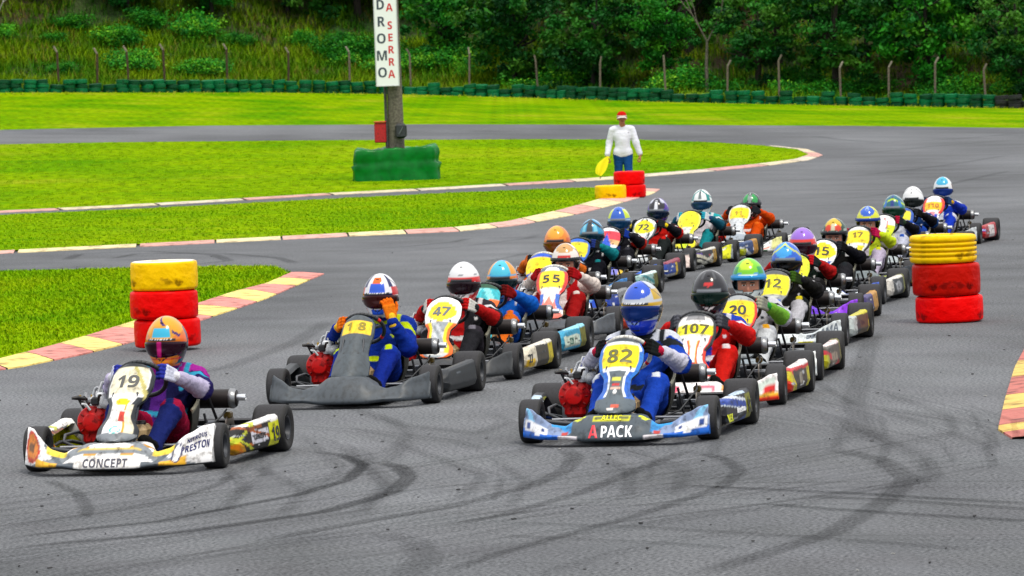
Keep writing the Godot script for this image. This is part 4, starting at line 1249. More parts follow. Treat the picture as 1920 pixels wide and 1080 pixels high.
	{"at": [1.633, 30.386, 7.0], "hy": 0.679, "label": "grey kart number 20 with yellow plate behind kart 107", "who": "driver in lime and sky blue helmet and white suit in kart 20",
		"num": "20", "num_h": 0.085, "nose": ["8a9096", [["R", 0, 0.6, 0.9, 0.92, "f0d214"], ["R", 0.9, 0.5, 1.2, 0.95, "d82a28"], ["r", -1, 0.93, 1, 1, "9aa0a4"]]], "fair": ["b6bec4", [["R", 0, 0.5, 0.38, 1, "858f98"], ["R", 0.4, 0.68, 0.62, 1, "f0948a"], ["R", 0.5, 0, 1, 0.35, "dfe4e4"], ["R", 0.62, 0.5, 1, 1, "e8ecec"]]], "pod": ["4a4234", [["r", 0, 0.9, 1, 1, "e4d0d0"], ["b", 1, 1.2, 0.75, 1.05, "b81424"], ["r", 0, 0, 0.2, 0.6, "a8a414"], ["r", 0.35, 0.14, 0.7, 0.6, "8a7c6c"], ["r", 0.86, 0, 1, 1, "6a6410"]]],
		"helm": {"base": "3a9ad0", "open": true, "visor": "2a8ac8", "p": [["e", 0.0, 0.86, 0.5, 0.34, "7ad018"], ["e", -0.05, 0.82, 0.2, 0.16, "c8e82a"], ["R", 0.24, 0.5, 0.4, 0.75, "1a9a4a"], ["r", -0.2, 0.44, 0.2, 0.5, "d8eef4"], ["r", -0.6, 0.3, 0.6, 0.44, "3aa0d8"], ["r", -0.44, -0.6, 0.44, -0.26, "dfeaf0"], ["R", 0.5, -0.6, 1, 0.2, "6a9ab0"], ["r", -1, -1, 1, -0.6, "3a9ad0"]]},
		"suit": ["c8c8d0", "dcdce4", "d8d8e0", "c4c4d4", "7ab83a", "b8bcc4", "e0a01a", "d8dce0"], "gloves": ["8a8c80", "a8a894", "2a8a3a"], "wheel": "chrd"},
	{"at": [2.136, 34.109, 10.0], "hy": 0.643, "label": "grey kart number 12 with yellow trim and lettered fairing", "who": "driver in blue and yellow helmet and black suit in kart 12",
		"num": "12", "num_h": 0.09, "num_k": "4a4a18", "nose": ["8f9498", [["R", 0, 0.6, 0.96, 0.92, "ece018"], ["R", 0, 0.3, 0.5, 0.56, "c0c4c0"], ["R", 0.4, 0.3, 0.9, 0.5, "2a62c8"], ["r", -1, 0.93, 1, 1, "55585c"]]], "fair": ["c4ccd0", [["R", 0, 0.5, 0.4, 1, "d4dce0"], ["R", 0.44, 0.8, 0.98, 0.96, "dcd81a"], ["R", 0.4, 0.0, 0.62, 0.3, "d8d020"], ["R", 0.86, 0.0, 1, 0.4, "e8d814"]]], "fair_text": [["BEAAMA", 0.042, 0.72, 0.58, "55606a"]], "pod": ["4a3c22", [["r", 0, 0.9, 1, 1, "c8c020"], ["r", 0, 0, 0.34, 0.9, "b0b8b8"], ["e", 0.4, 0.4, 0.1, 0.3, "2a2c30"], ["r", 0.9, 0, 1, 0.6, "b8a414"]]],
		"helm": {"base": "1c62d0", "visor": "06080c", "p": [["e", -0.05, 0.75, 0.24, 0.28, "38a8f0"], ["B", 1, 1.0, 0.92, 1.0, "d8dc1a"], ["R", 0.42, -0.3, 0.58, 0.36, "10204a"], ["R", 0.58, -0.9, 0.8, 0.6, "d8d81a"], ["r", -0.4, -0.6, 0.4, -0.3, "1c5ac8"], ["r", -1, -1, 1, -0.62, "c8cc20"]]},
		"suit": ["1a1b1d", "1a1b1d", "202124", "2a2a2e", "1a1b1d", "1f2022", "d8c81a", "c8c8d0"], "gloves": ["2a3a1a", "3a5a1a", "1a1b1d"], "wheel": "chch"},
	{"at": [2.485, 37.09, 7.5], "hy": 0.65, "label": "kart with bright purple fairing between karts 12 and 15", "who": "driver in red and lilac helmet half hidden behind the driver of kart 12",
		"nose": ["cfdc1a", [["R", 0.3, 0.2, 0.6, 0.5, "ow"], ["R", 0, 0.62, 0.8, 0.9, "e8e020"]]], "fair": ["6a1fd0", [["R", 0.3, 0.5, 0.62, 1, "5a16c0"], ["R", 0.62, 0.5, 1, 1, "8a3ae0"], ["R", 0, 0.4, 0.25, 1, "e8e8f0"], ["r", -1, 0, 1, 0.22, "cfd4dc"]]], "pod": ["2c1a66", [["r", 0.58, 0, 1, 1, "b8841a"], ["b", 1, 1, 0.5, 0.66, "6a4ab0"]]],
		"helm": {"base": "e8d8dc", "visor": "2a1420", "p": [["e", 0, 0.85, 0.5, 0.36, "9a6ad8"], ["r", -0.4, 0.36, 0.4, 0.56, "e0301a"], ["r", -0.2, 0.38, 0.2, 0.44, "ow"], ["R", 0.4, -0.3, 0.62, 0.4, "d8381a"], ["r", -1, -1, 1, -0.3, "d8301a"], ["R", 0.62, -0.5, 1, 0.5, "dfc8c8"]]},
		"suit": ["17221f", "c8e01a", "1a2624", "17221f", "b81a1e", "1a1c1e", "3a3c3e", "1a1c1e"], "gloves": ["ch", "c01a1e", "1a2a24"], "wheel": "chch"},
	{"at": [2.973, 40.02, 11.5], "hy": 0.625, "label": "white and blue racing kart number 15 with oval yellow plate", "who": "driver in green and red helmet and black suit in kart 15",
		"num": "15", "num_h": 0.1, "num_k": "2a2a14", "nose": ["eef0f4", [["R", 0.6, 0.1, 0.9, 0.6, "2a52a8"], ["R", 0.88, 0.4, 1.2, 1, "dfe4ea"], ["e", 0, 0.785, 0.94, 0.17, "f4da0c"]]], "fair": ["e2ebf2", [["R", 0.36, 0.74, 0.6, 1, "2a46a8"], ["R", 0.7, 0.4, 1, 0.95, "3a56b0"], ["R", 0.78, 0.5, 0.9, 0.7, "dfe8f4"], ["r", -1, 0, 1, 0.24, "26346a"]]], "pod": ["1f2226", [["r", 0, 0.88, 1, 1, "d8d4cc"], ["r", 0, 0, 0.3, 0.9, "c8c4bc"], ["e", 0.6, 0.45, 0.16, 0.3, "8a8c90"], ["r", 0.86, 0, 1, 1, "6a6a20"]]],
		"helm": {"base": "17402e", "open": true, "visor": "ch", "p": [["e", 0, 0.8, 0.3, 0.26, "d8b42a"], ["E", 0.14, 0.62, 0.1, 0.14, "d83a1a"], ["r", -0.06, 0.5, 0.06, 0.8, "d8d0b0"], ["R", 0.3, 0.34, 0.44, 0.56, "9aa8a0"], ["R", 0.5, 0.2, 1, 0.7, "2a8a2a"], ["r", -1, -1, 1, -0.3, "12382c"]]},
		"suit": ["141618", "141618", "17191b", "141618", "16181a", "26282c", "2a2c30", "26282c"], "gloves": ["bk", "ch", "bk"], "wheel": "chch"},
	{"at": [3.565, 43.216, 11], "hy": 0.63, "label": "yellow and black racing kart number 17 near the tall tyre stack", "who": "driver in blue and yellow striped helmet and lime suit in kart 17",
		"num": "17", "num_h": 0.07, "num_v": 0.82, "num_k": "6a5a10", "nose": ["d8dcd8", [["R", 0, 0.66, 0.86, 0.94, "ecd21a"], ["r", 0.1, 0.3, 0.7, 0.6, "d8c81a"], ["R", 0.86, 0.2, 1.2, 1, "241a20"], ["R", 0.0, 0.0, 0.7, 0.26, "6a727a"], ["e", -0.1, 0.44, 0.3, 0.06, "c83a28"]]], "fair": ["55605e", [["R", 0, 0.5, 0.4, 1, "6a7478"], ["R", 0.44, 0.72, 0.64, 1, "d8e01a"], ["R", 0.6, 0.2, 1, 0.9, "2a3038"], ["r", -1, 0, 1, 0.2, "b8a81a"]]], "pod": ["34206c", [["r", 0.55, 0, 1, 1, "b07c14"]]],
		"helm": {"base": "d8dc1a", "open": true, "visor": "1a3a8a", "p": [["e", 0, 0.84, 0.3, 0.28, "2a62d0"], ["e", 0, 0.9, 0.1, 0.1, "8aa8e8"], ["r", -0.5, 0.3, 0.5, 0.44, "e0e41a"], ["R", 0.44, -0.3, 0.56, 0.4, "2a4ab0"], ["r", -0.3, -0.66, 0.3, -0.28, "1a52d0"], ["R", 0.3, -0.66, 0.6, -0.3, "d8dc1a"], ["r", -1, -1, 1, -0.66, "c8cc1a"]]},
		"suit": ["b8cc2a", "c8c0d0", "c8dc1a", "d0c8d8", "c8dc2a", "c8bcd4", "d8dc1a", "c8bcd4"], "gloves": ["c01850", "a01440", "c8dc1a"], "wheel": "chrd"},
	{"at": [4.111, 46.431, 13], "hy": 0.645, "label": "lime and white nosed kart partly behind the tall tyre stack", "who": "driver in green and blue swirl helmet in front of the plain white helmet",
		"nose": ["e4e8e4", [["R", 0.5, 0.5, 1.1, 0.8, "c8d81a"], ["e", 0.2, 0.8, 0.3, 0.12, "c81a3a"], ["R", 0, 0.6, 0.4, 0.9, "e8ecec"], ["R", 0, 0.2, 0.7, 0.45, "2a5ab8"]]], "fair": ["9aa4a8", [["R", 0.4, 0.4, 1, 0.7, "dcdc1a"], ["R", 0.6, 0.7, 1, 1, "c8ccd0"], ["R", 0.86, 0, 1, 0.5, "e8c814"]]], "pod": ["a8acac", [["r", 0.5, 0, 1, 1, "a8941a"]]],
		"helm": {"base": "1d6a7a", "visor": "0c3020", "p": [["r", -0.06, 0.4, 0.06, 1, "1a3a8a"], ["B", 1, 1.4, 1.1, 1.22, "b8dc1a"], ["R", 0.2, 0.4, 0.3, 0.7, "2a7ad0"], ["r", -0.5, 0.32, 0.5, 0.4, "2a8a6a"], ["R", 0.4, -0.3, 1, 0.3, "1d5a3a"], ["r", -1, -1, 1, -0.4, "b8d81a"]]},
		"suit": ["d8dcec", "dce4a8", "1a4ab0", "1a3a8a", "14161a", "d0d4e8", "2a5ac0", "d0d4e8"], "gloves": ["ch", "b01838", "2a3a2a"], "wheel": "chch"},
	{"at": [4.547, 48.838, 14], "hy": 0.665, "label": "dark blue kart almost hidden behind the tall tyre stack", "who": "driver in plain white helmet and dark blue suit",
		"nose": ["2452b0", [["R", 0, 0.62, 0.8, 0.92, "d8d02a"]]], "fair": ["9aa6ae", [["R", 0.4, 0.4, 1, 1, "2a5ab8"]]], "pod": ["163c80", [["r", 0.5, 0, 1, 1, "a8a018"]]],
		"helm": {"base": "eceef0", "visor": "14181c", "p": [["e", 0, 0.7, 0.03, 0.05, "5a5a5a"]]},
		"suit": ["18346a", "15181e", "1c3c84", "1a4a8a", "14161a", "1f4ab0", "15181e", "1a3c8a"], "gloves": ["bk", "ch", "bk"], "wheel": "chch"},
	{"at": [5.326, 53.031, 13], "hy": 0.661, "label": "red nosed racing kart number 110 last in the right line", "who": "driver in white and sky blue helmet and blue suit in kart 110",
		"num": "110", "num_h": 0.065, "num_v": 0.74, "num_k": "a05a10", "nose": ["e8e4ea", [["R", 0.7, 0.55, 1.1, 0.95, "d83a2a"], ["r", -0.8, 0.62, 0.8, 0.86, "f0b81a"], ["R", 0, 0.3, 0.4, 0.56, "d8808a"], ["R", 0.4, 0.2, 0.8, 0.5, "2a3ab0"]]], "fair": ["7d868c", [["R", 0, 0.5, 0.4, 1, "8a949a"], ["R", 0.6, 0.3, 1, 1, "b8bec4"]]], "pod": ["a81a1e", [["r", 0.4, 0.1, 0.8, 0.9, "d0c8c8"]]], "wheel": "chch",
		"helm": {"base": "dfe8ec", "visor": "14307a", "p": [["e", 0, 0.84, 0.3, 0.3, "3ab0d8"], ["R", 0.3, 0.3, 0.4, 0.9, "e8e8e8"], ["R", 0.4, -0.2, 0.6, 0.6, "6a4a3a"], ["R", 0.6, -0.6, 1, 0.6, "1a3a3a"], ["r", -0.3, -0.66, 0.3, -0.3, "dfe4f0"]]},
		"suit": ["1c3ec0", "dfe4f0", "e4e8f4", "1c40c8", "1a38b0", "dfe0ee", "1c3ec0", "1c40c8"], "gloves": ["24406a", "1a2a4a", "c89a1a"]},
	]

# ---------------------------------------------------------------- the place
const BARRIER := [[-60.0, 184.0], [-40.0, 189.0], [-23.0, 194.0], [-17.0, 197.0], [-11.0, 201.0], [-5.0, 202.3], [1.3, 199.1], [7.3, 193.5], [13.0, 190.9], [19.0, 189.0], [22.2, 186.6], [40.0, 178.0], [60.0, 168.0]]
const ROAD_TOP := [[-60.0, 126.0], [-40.0, 137.0], [-18.4, 146.4], [-10.3, 150.0], [-2.8, 150.2], [4.6, 147.7], [11.7, 143.7], [16.7, 137.8], [24.0, 127.0], [40.0, 112.0], [60.0, 100.0]]
const G1 := [[-40, 78.5], [-10.7, 84.7], [-8.1, 85.8], [-6.06, 87.4], [-3.97, 89.7], [-1.75, 91.3], [0.55, 93.7], [2.0, 95.6], [4.3, 99.4], [6.0, 103.2], [7.16, 106.5], [7.8, 110.4], [7.85, 115.7], [7.2, 120.1], [6.1, 124.3], [4.0, 128.5], [0.8, 130.8], [-2.5, 131.8], [-5.8, 132.7], [-9.2, 133.1], [-12.5, 133.4], [-16.7, 132.7], [-40, 127]]
const G2 := [[-30, 53], [-7.8, 61.4], [-5.1, 62.6], [-3.6, 63.5], [-2.06, 64.3], [-0.86, 65.0], [-0.05, 66.9], [0.86, 72.2], [1.55, 77.3], [2.15, 82.5], [2.3, 86.5], [1.2, 87.6], [-1.7, 86.6], [-3.9, 85.2], [-7.0, 83.0], [-10.2, 81.6], [-30, 76.5]]
const G3 := [[-24, 22.0], [-8.5, 31.8], [-4.9, 34.3], [-4.28, 35.4], [-4.0, 37.0], [-3.82, 38.5], [-3.64, 40.3], [-3.47, 41.9], [-3.22, 43.7], [-3.0, 46.1], [-2.75, 47.8], [-2.63, 50.4], [-2.88, 52.4], [-3.44, 53.1], [-4.75, 53.6], [-6.77, 54.1], [-24, 49]]

func H(x: float, d: float) -> float:
	var t := maxf(0.0, d - 90.0)
	return 0.0175 * (t - 12.0 * (1.0 - exp(-t / 12.0))) - 0.00045 * clampf(x, -50.0, 50.0) * maxf(0.0, d - 85.0)

func lin(t: Array, x: float) -> float:
	for k in range(1, t.size()):
		if x <= t[k][0] or k == t.size() - 1:
			return lerpf(t[k - 1][1], t[k][1], clampf((x - t[k - 1][0]) / (t[k][0] - t[k - 1][0]), 0, 1))
	return 0.0

func HB(x: float, d: float) -> float:   # with the wooded bank
	var t := d - lin(BARRIER, x) - 1.5
	return H(x, minf(d, 215.0)) + 4.3 * ss(0.0, 24.0, t) + 0.4 * clampf(t - 14.0, 0.0, 24.0)

func gp(x: float, d: float, up := 0.0) -> Vector3:
	return Vector3(x, HB(x, d) + up, -d)

func poly(a: Array) -> PackedVector2Array:
	var p := PackedVector2Array()
	for q in a:
		p.append(Vector2(q[0], q[1]))
	return p

# a sheet over a polygon in (x, d), cut into cells so that it follows the ground
func sheet(pg: PackedVector2Array, cell: float, up: float, col: Callable, m: Material) -> ArrayMesh:
	var mb := MB.new()
	var lo := pg[0]
	var hi := pg[0]
	for q in pg:
		lo = lo.min(q)
		hi = hi.max(q)
	var y := lo.y
	while y < hi.y:
		var st := cell * clampf(y / 40.0, 1.0, 3.0)
		var x := lo.x
		while x < hi.x:
			var cl := PackedVector2Array([Vector2(x, y), Vector2(x + st, y), Vector2(x + st, y + st), Vector2(x, y + st)])
			for q in Geometry2D.intersect_polygons(cl, pg):
				var t := Geometry2D.triangulate_polygon(q)
				var o := mb.v.size()
				for w in q:
					mb.v.append(Vector3(w.x, H(w.x, w.y) + up, -w.y))
					mb.c.append(col.call(w.x, w.y))
				for i in range(0, t.size(), 3):
					var a := q[t[i]]
					var b := q[t[i + 1]]
					var c := q[t[i + 2]]
					if (b - a).cross(c - a) > 0:
						mb.ix.append_array([o + t[i], o + t[i + 2], o + t[i + 1]])
					else:
						mb.ix.append_array([o + t[i], o + t[i + 1], o + t[i + 2]])
			x += st
		y += st
	return mb.mesh(m)

func nz(seed_: int, f: float, oct := 3) -> FastNoiseLite:
	var n := FastNoiseLite.new()
	n.seed = seed_
	n.frequency = f
	n.fractal_octaves = oct
	return n

func tuft(blades: int, h: float, spread: float, w: float, seed_: int) -> ArrayMesh:
	var r := RandomNumberGenerator.new()
	r.seed = seed_
	var mb := MB.new()
	for k in blades:
		var a := r.randf() * TAU
		var o := Vector3(cos(a), 0, sin(a)) * spread * sqrt(r.randf())
		var lean := Vector3(r.randf_range(-1, 1), 0, r.randf_range(-1, 1)) * h * 0.55
		var hh := h * r.randf_range(0.55, 1.1)
		var s := Vector3(cos(a * 3.1), 0, sin(a * 3.1)) * w
		var mid := o + lean * 0.3 + Vector3(0, hh * 0.6, 0)
		var tip := o + lean + Vector3(0, hh, 0)
		var g := r.randf_range(0.75, 1.15)
		var c := Color(g * r.randf_range(0.85, 1.15), g, g * 0.9)
		mb.quad(o - s, o + s, mid + s * 0.7, mid - s * 0.7, c)
		mb.tri(mid - s * 0.7, mid + s * 0.7, tip, c)
	mb.up = 0.75
	return mb.mesh(mat.blade)

func scatter(called: String, label: String, cat: String, m: Mesh, xfs: Array, cols: Array) -> void:
	var mm := MultiMesh.new()
	mm.transform_format = MultiMesh.TRANSFORM_3D
	mm.use_colors = true
	mm.mesh = m
	mm.instance_count = xfs.size()
	for k in xfs.size():
		mm.set_instance_transform(k, xfs[k])
		mm.set_instance_color(k, cols[k])
	var o := MultiMeshInstance3D.new()
	o.name = numbered(called)
	o.multimesh = mm
	o.set_meta("kind", "stuff")
	o.set_meta("label", label)
	o.set_meta("category", cat)
	add_child(o)

func grass_on(pg: PackedVector2Array, dens: float, d0: float, d1: float, h: float, seed_: int, label: String, up := 0.02, gain := 1.5, dry := 0.0) -> void:
	var r := RandomNumberGenerator.new()
	r.seed = seed_
	var n1 := nz(seed_, 0.35)
	var n2 := nz(seed_ + 1, 1.6)
	var xfs := []
	var cols := []
	var d := d0
	while d < d1:
		var w := 0.125 * d + 1.5
		for k in int(dens * w * 2.0):
			var p := Vector2(r.randf_range(-w, w), d + r.randf())
			if not Geometry2D.is_point_in_polygon(p, pg):
				continue
			var s := h * r.randf_range(0.6, 1.3)
			var b := Basis(Vector3.UP, r.randf() * TAU).scaled(Vector3(1.0, s / 0.05, 1.0) * (1.0 if d < 58 else 1.5))
			xfs.append(Transform3D(b, Vector3(p.x, H(p.x, p.y) + up - 0.004, -p.y)))
			var q := n1.get_noise_2d(p.x, p.y * 0.6) * 0.7 + n2.get_noise_2d(p.x, p.y) * 0.22 + r.randf_range(-0.14, 0.14) + 0.05 + dry
			cols.append(turf(q) * gain)
		d += 1.0
	scatter("grass", label, "grass", tuft(10, 0.05, 0.055, 0.0035, seed_), xfs, cols)

# turf: from deep green over yellow green to straw
func turf(q: float) -> Color:
	var a := Color(0.08, 0.235, 0.002)
	var b := Color(0.235, 0.345, 0.002)
	var c := Color(0.33, 0.31, 0.03)
	return a.lerp(b, clampf(q + 0.6, 0, 1)) if q < 0.4 else b.lerp(c, clampf((q - 0.4) * 1.6, 0, 1))

func kerb(called: String, inner: Array, outer: Array, cuts: Array, cols: Array, hi: float) -> void:
	var k := Node3D.new()
	k.name = numbered(called)
	k.set_meta("kind", "structure")
	add_child(k)
	# two lines of points (x, d) with as many points; cuts along them from 0 to 1
	var at := func(l: Array, t: float) -> Vector2:
		var f := clampf(t, 0, 1) * (l.size() - 1)
		var i := mini(int(f), l.size() - 2)
		return Vector2(l[i][0], l[i][1]).lerp(Vector2(l[i + 1][0], l[i + 1][1]), f - i)
	for b in cuts.size() - 1:
		var mb := MB.new()
		var c := L(cols[b % cols.size()])
		var n := 4
		var p := []
		for j in n + 1:
			var t := lerpf(cuts[b] + 0.001, cuts[b + 1] - 0.001, float(j) / n)
			var a: Vector2 = at.call(inner, t)
			var e: Vector2 = at.call(outer, t)
			var row := []
			for q in [[0.0, -0.02], [0.0, hi], [0.35, hi], [0.8, hi * 0.55], [0.985, 0.012], [1.0, -0.02]]:
				var w := a.lerp(e, q[0])
				row.append(Vector3(w.x, H(w.x, w.y) + q[1], -w.y))
			p.append(row)
		for j in n:
			for q in 5:
				mb.quad(p[j][q], p[j][q + 1], p[j + 1][q + 1], p[j + 1][q], c)
		for j in [0, n]:
			mb.quad(p[j][1], p[j][2], p[j][3], p[j][4], c)
		part("kerb_block", mb.mesh(mat.kerb), k)

func build_ground() -> void:
	# open ground to the edge of the place, grass covered
	var n1 := nz(3, 0.06)
	var n2 := nz(4, 0.5)
	var mb := MB.new()
	var p := PackedVector3Array()
	var c := PackedColorArray()
	for j in 91:
		for i in 81:
			var x := lerpf(-160, 160, i / 80.0)
			x = signf(x) * pow(absf(x) / 160.0, 1.6) * 160.0
			var d := lerpf(-40, 230, j / 90.0)
			p.append(Vector3(x, H(x, d) - 0.035, -d))
			c.append(turf(n1.get_noise_2d(x * 1.6, d) * 0.8 + n2.get_noise_2d(x * 0.4, d * 0.3) * 0.4 + 0.12))
	mb.grid(p, c, 81, 91)
	structure("ground", mb.mesh(mat.grass_ground))
	# asphalt
	var pg := PackedVector2Array([Vector2(-60, -30), Vector2(60, -30)])
	for k in range(ROAD_TOP.size() - 1, -1, -1):
		pg.append(Vector2(ROAD_TOP[k][0], ROAD_TOP[k][1]))
	var a1 := nz(11, 0.22, 4)
	var a2 := nz(12, 1.1, 3)
	structure("track", sheet(pg, 0.45, 0.0, func(x: float, d: float) -> Color:
		var g := 0.235 + 0.11 * a1.get_noise_2d(x * 0.8, d * 0.18) + 0.08 * a2.get_noise_2d(x, d * 0.5)
		return Color(g * 0.965, g, g * 1.05), mat.asphalt))
	# turf islands
	var tone := func(x: float, d: float) -> Color: return turf(n1.get_noise_2d(x * 3.0, d * 1.2) * 0.9 + n2.get_noise_2d(x * 0.8, d * 0.4) * 0.4 + 0.08)
	structure("grass_island", sheet(poly(G1), 1.0, 0.022, tone, mat.grass_ground))
	structure("grass_island", sheet(poly(G2), 0.8, 0.022, tone, mat.grass_ground))
	structure("grass_island", sheet(poly(G3), 0.6, 0.022, tone, mat.grass_ground))
	grass_on(poly(G3), 210, 30.0, 55.0, 0.032, 200, "short lush grass on the near left island behind the kerb", 0.02, 1.6)
	grass_on(poly(G2), 34, 58.0, 88.0, 0.02, 210, "short bright grass on the middle island", 0.02, 1.45)
	grass_on(poly(G1), 8, 82.0, 134.0, 0.022, 220, "short yellow green grass on the far island round the sign pole")
	# far verge between the back straight and the tyre wall
	var vg := PackedVector2Array()
	for q in ROAD_TOP:
		vg.append(Vector2(q[0], q[1] + 0.2))
	for k in range(BARRIER.size() - 1, -1, -1):
		vg.append(Vector2(BARRIER[k][0], BARRIER[k][1] - 0.5))
	structure("grass_verge", sheet(vg, 0.45, -0.028, func(x: float, d: float) -> Color: return turf(n1.get_noise_2d(x * 3.0, d * 1.0) * 0.9 + n2.get_noise_2d(x * 1.4, d * 0.35) * 0.9 - 0.02), mat.grass_ground))
	var rim := PackedVector2Array()
	for q in BARRIER:
		rim.append(Vector2(q[0], q[1] - 5.0))
	for k in range(BARRIER.size() - 1, -1, -1):
		rim.append(Vector2(BARRIER[k][0], BARRIER[k][1] - 0.4))
	grass_on(rim, 3.0, 160.0, 203.0, 0.06, 230, "dry straw coloured grass along the foot of the green tyre wall", -0.03, 1.7, 0.75)
	# kerbs
	kerb("kerb", [[-4.9, 33.9], [-4.28, 35.1], [-4.0, 36.9], [-3.82, 38.4], [-3.64, 40.2], [-3.47, 41.8], [-3.22, 43.6], [-3.0, 46.0], [-2.75, 47.7], [-2.6, 50.5]],
		[[-4.72, 33.1], [-4.0, 34.3], [-3.61, 35.84], [-3.37, 37.2], [-3.1, 39.3], [-2.93, 41.0], [-2.72, 43.0], [-2.56, 44.6], [-2.38, 47.5], [-2.2, 50.2]],
		[0.0, 0.1, 0.17, 0.245, 0.32, 0.41, 0.49, 0.57, 0.65, 0.73, 0.81, 0.88, 0.94, 1.0], ["d4887e", "eed47a"], 0.03)
	var cut := []
	for k in 17:
		cut.append(k / 16.0)
	kerb("kerb", [[-14.0, 58.6], [-7.8, 61.3], [-5.1, 62.5], [-3.6, 63.4], [-2.06, 64.2], [-0.86, 64.9], [-0.05, 66.8], [0.86, 72.1], [1.55, 77.2], [2.15, 82.4], [2.35, 86.0]],
		[[-14.0, 58.0], [-7.75, 60.7], [-5.05, 61.85], [-3.55, 62.6], [-2.0, 63.2], [-0.75, 63.6], [0.15, 65.4], [1.2, 70.4], [1.95, 75.4], [2.75, 81.2], [3.0, 84.4]],
		cut, ["e0cfa4", "d6a89c", "e2d2a0", "d09c90"], 0.03)
	kerb("kerb", [[-20, 81.9], [-10.7, 84.6], [-8.1, 85.7], [-6.06, 87.3], [-3.97, 89.6], [-1.75, 91.2], [0.55, 93.6], [2.0, 95.5], [4.3, 99.3], [6.0, 103.1], [7.16, 106.4], [7.8, 110.4], [7.85, 115.7], [7.3, 119.5]],
		[[-20, 81.2], [-10.5, 83.9], [-7.9, 85.0], [-5.9, 86.6], [-3.8, 88.9], [-1.6, 90.4], [0.7, 92.7], [2.25, 94.4], [4.6, 98.5], [6.35, 102.5], [7.5, 106.0], [8.15, 110.2], [8.15, 116.0], [7.55, 119.9]],
		cut, ["cfc4b0", "c99a90", "d2c4a4"], 0.03)
	kerb("kerb", [[5.0, 36.0], [4.5, 33.3], [3.95, 30.3], [3.6, 27.4], [3.25, 25.2], [3.1, 24.35]], [[4.6, 36.0], [4.02, 33.3], [3.55, 30.3], [3.14, 27.4], [2.83, 25.1], [2.84, 24.45]],
		[0.0, 0.12, 0.24, 0.36, 0.47, 0.58, 0.68, 0.78, 0.88, 1.0], ["b86a60", "d8b860"], 0.035)
	# rubber laid down by sliding tyres
	var tx := Image.create(256, 64, false, Image.FORMAT_RGBA8)
	var s1 := nz(41, 0.06, 3)
	var s2 := nz(42, 0.25, 2)
	for y in 64:
		for x in 256:
			var v := absf(y - 31.5) / 32.0
			var a := ss(1.0, 0.45, v) * (0.62 + 0.35 * s1.get_noise_2d(x * 0.35, y * 3.0) + 0.3 * s2.get_noise_2d(x, y))
			a *= ss(0.0, 26.0, x) * ss(255.0, 229.0, x)
			tx.set_pixel(x, y, Color(0.2, 0.205, 0.21, clampf(a, 0, 1)))
	var itx := ImageTexture.create_from_image(tx)
	var mks := []
	for q in [0.46, 0.3, 0.2]:
		var mk := StandardMaterial3D.new()
		mk.transparency = BaseMaterial3D.TRANSPARENCY_ALPHA
		mk.albedo_texture = itx
		mk.albedo_color = Color(1, 1, 1, q)
		mk.roughness = 0.75
		mks.append(mk)
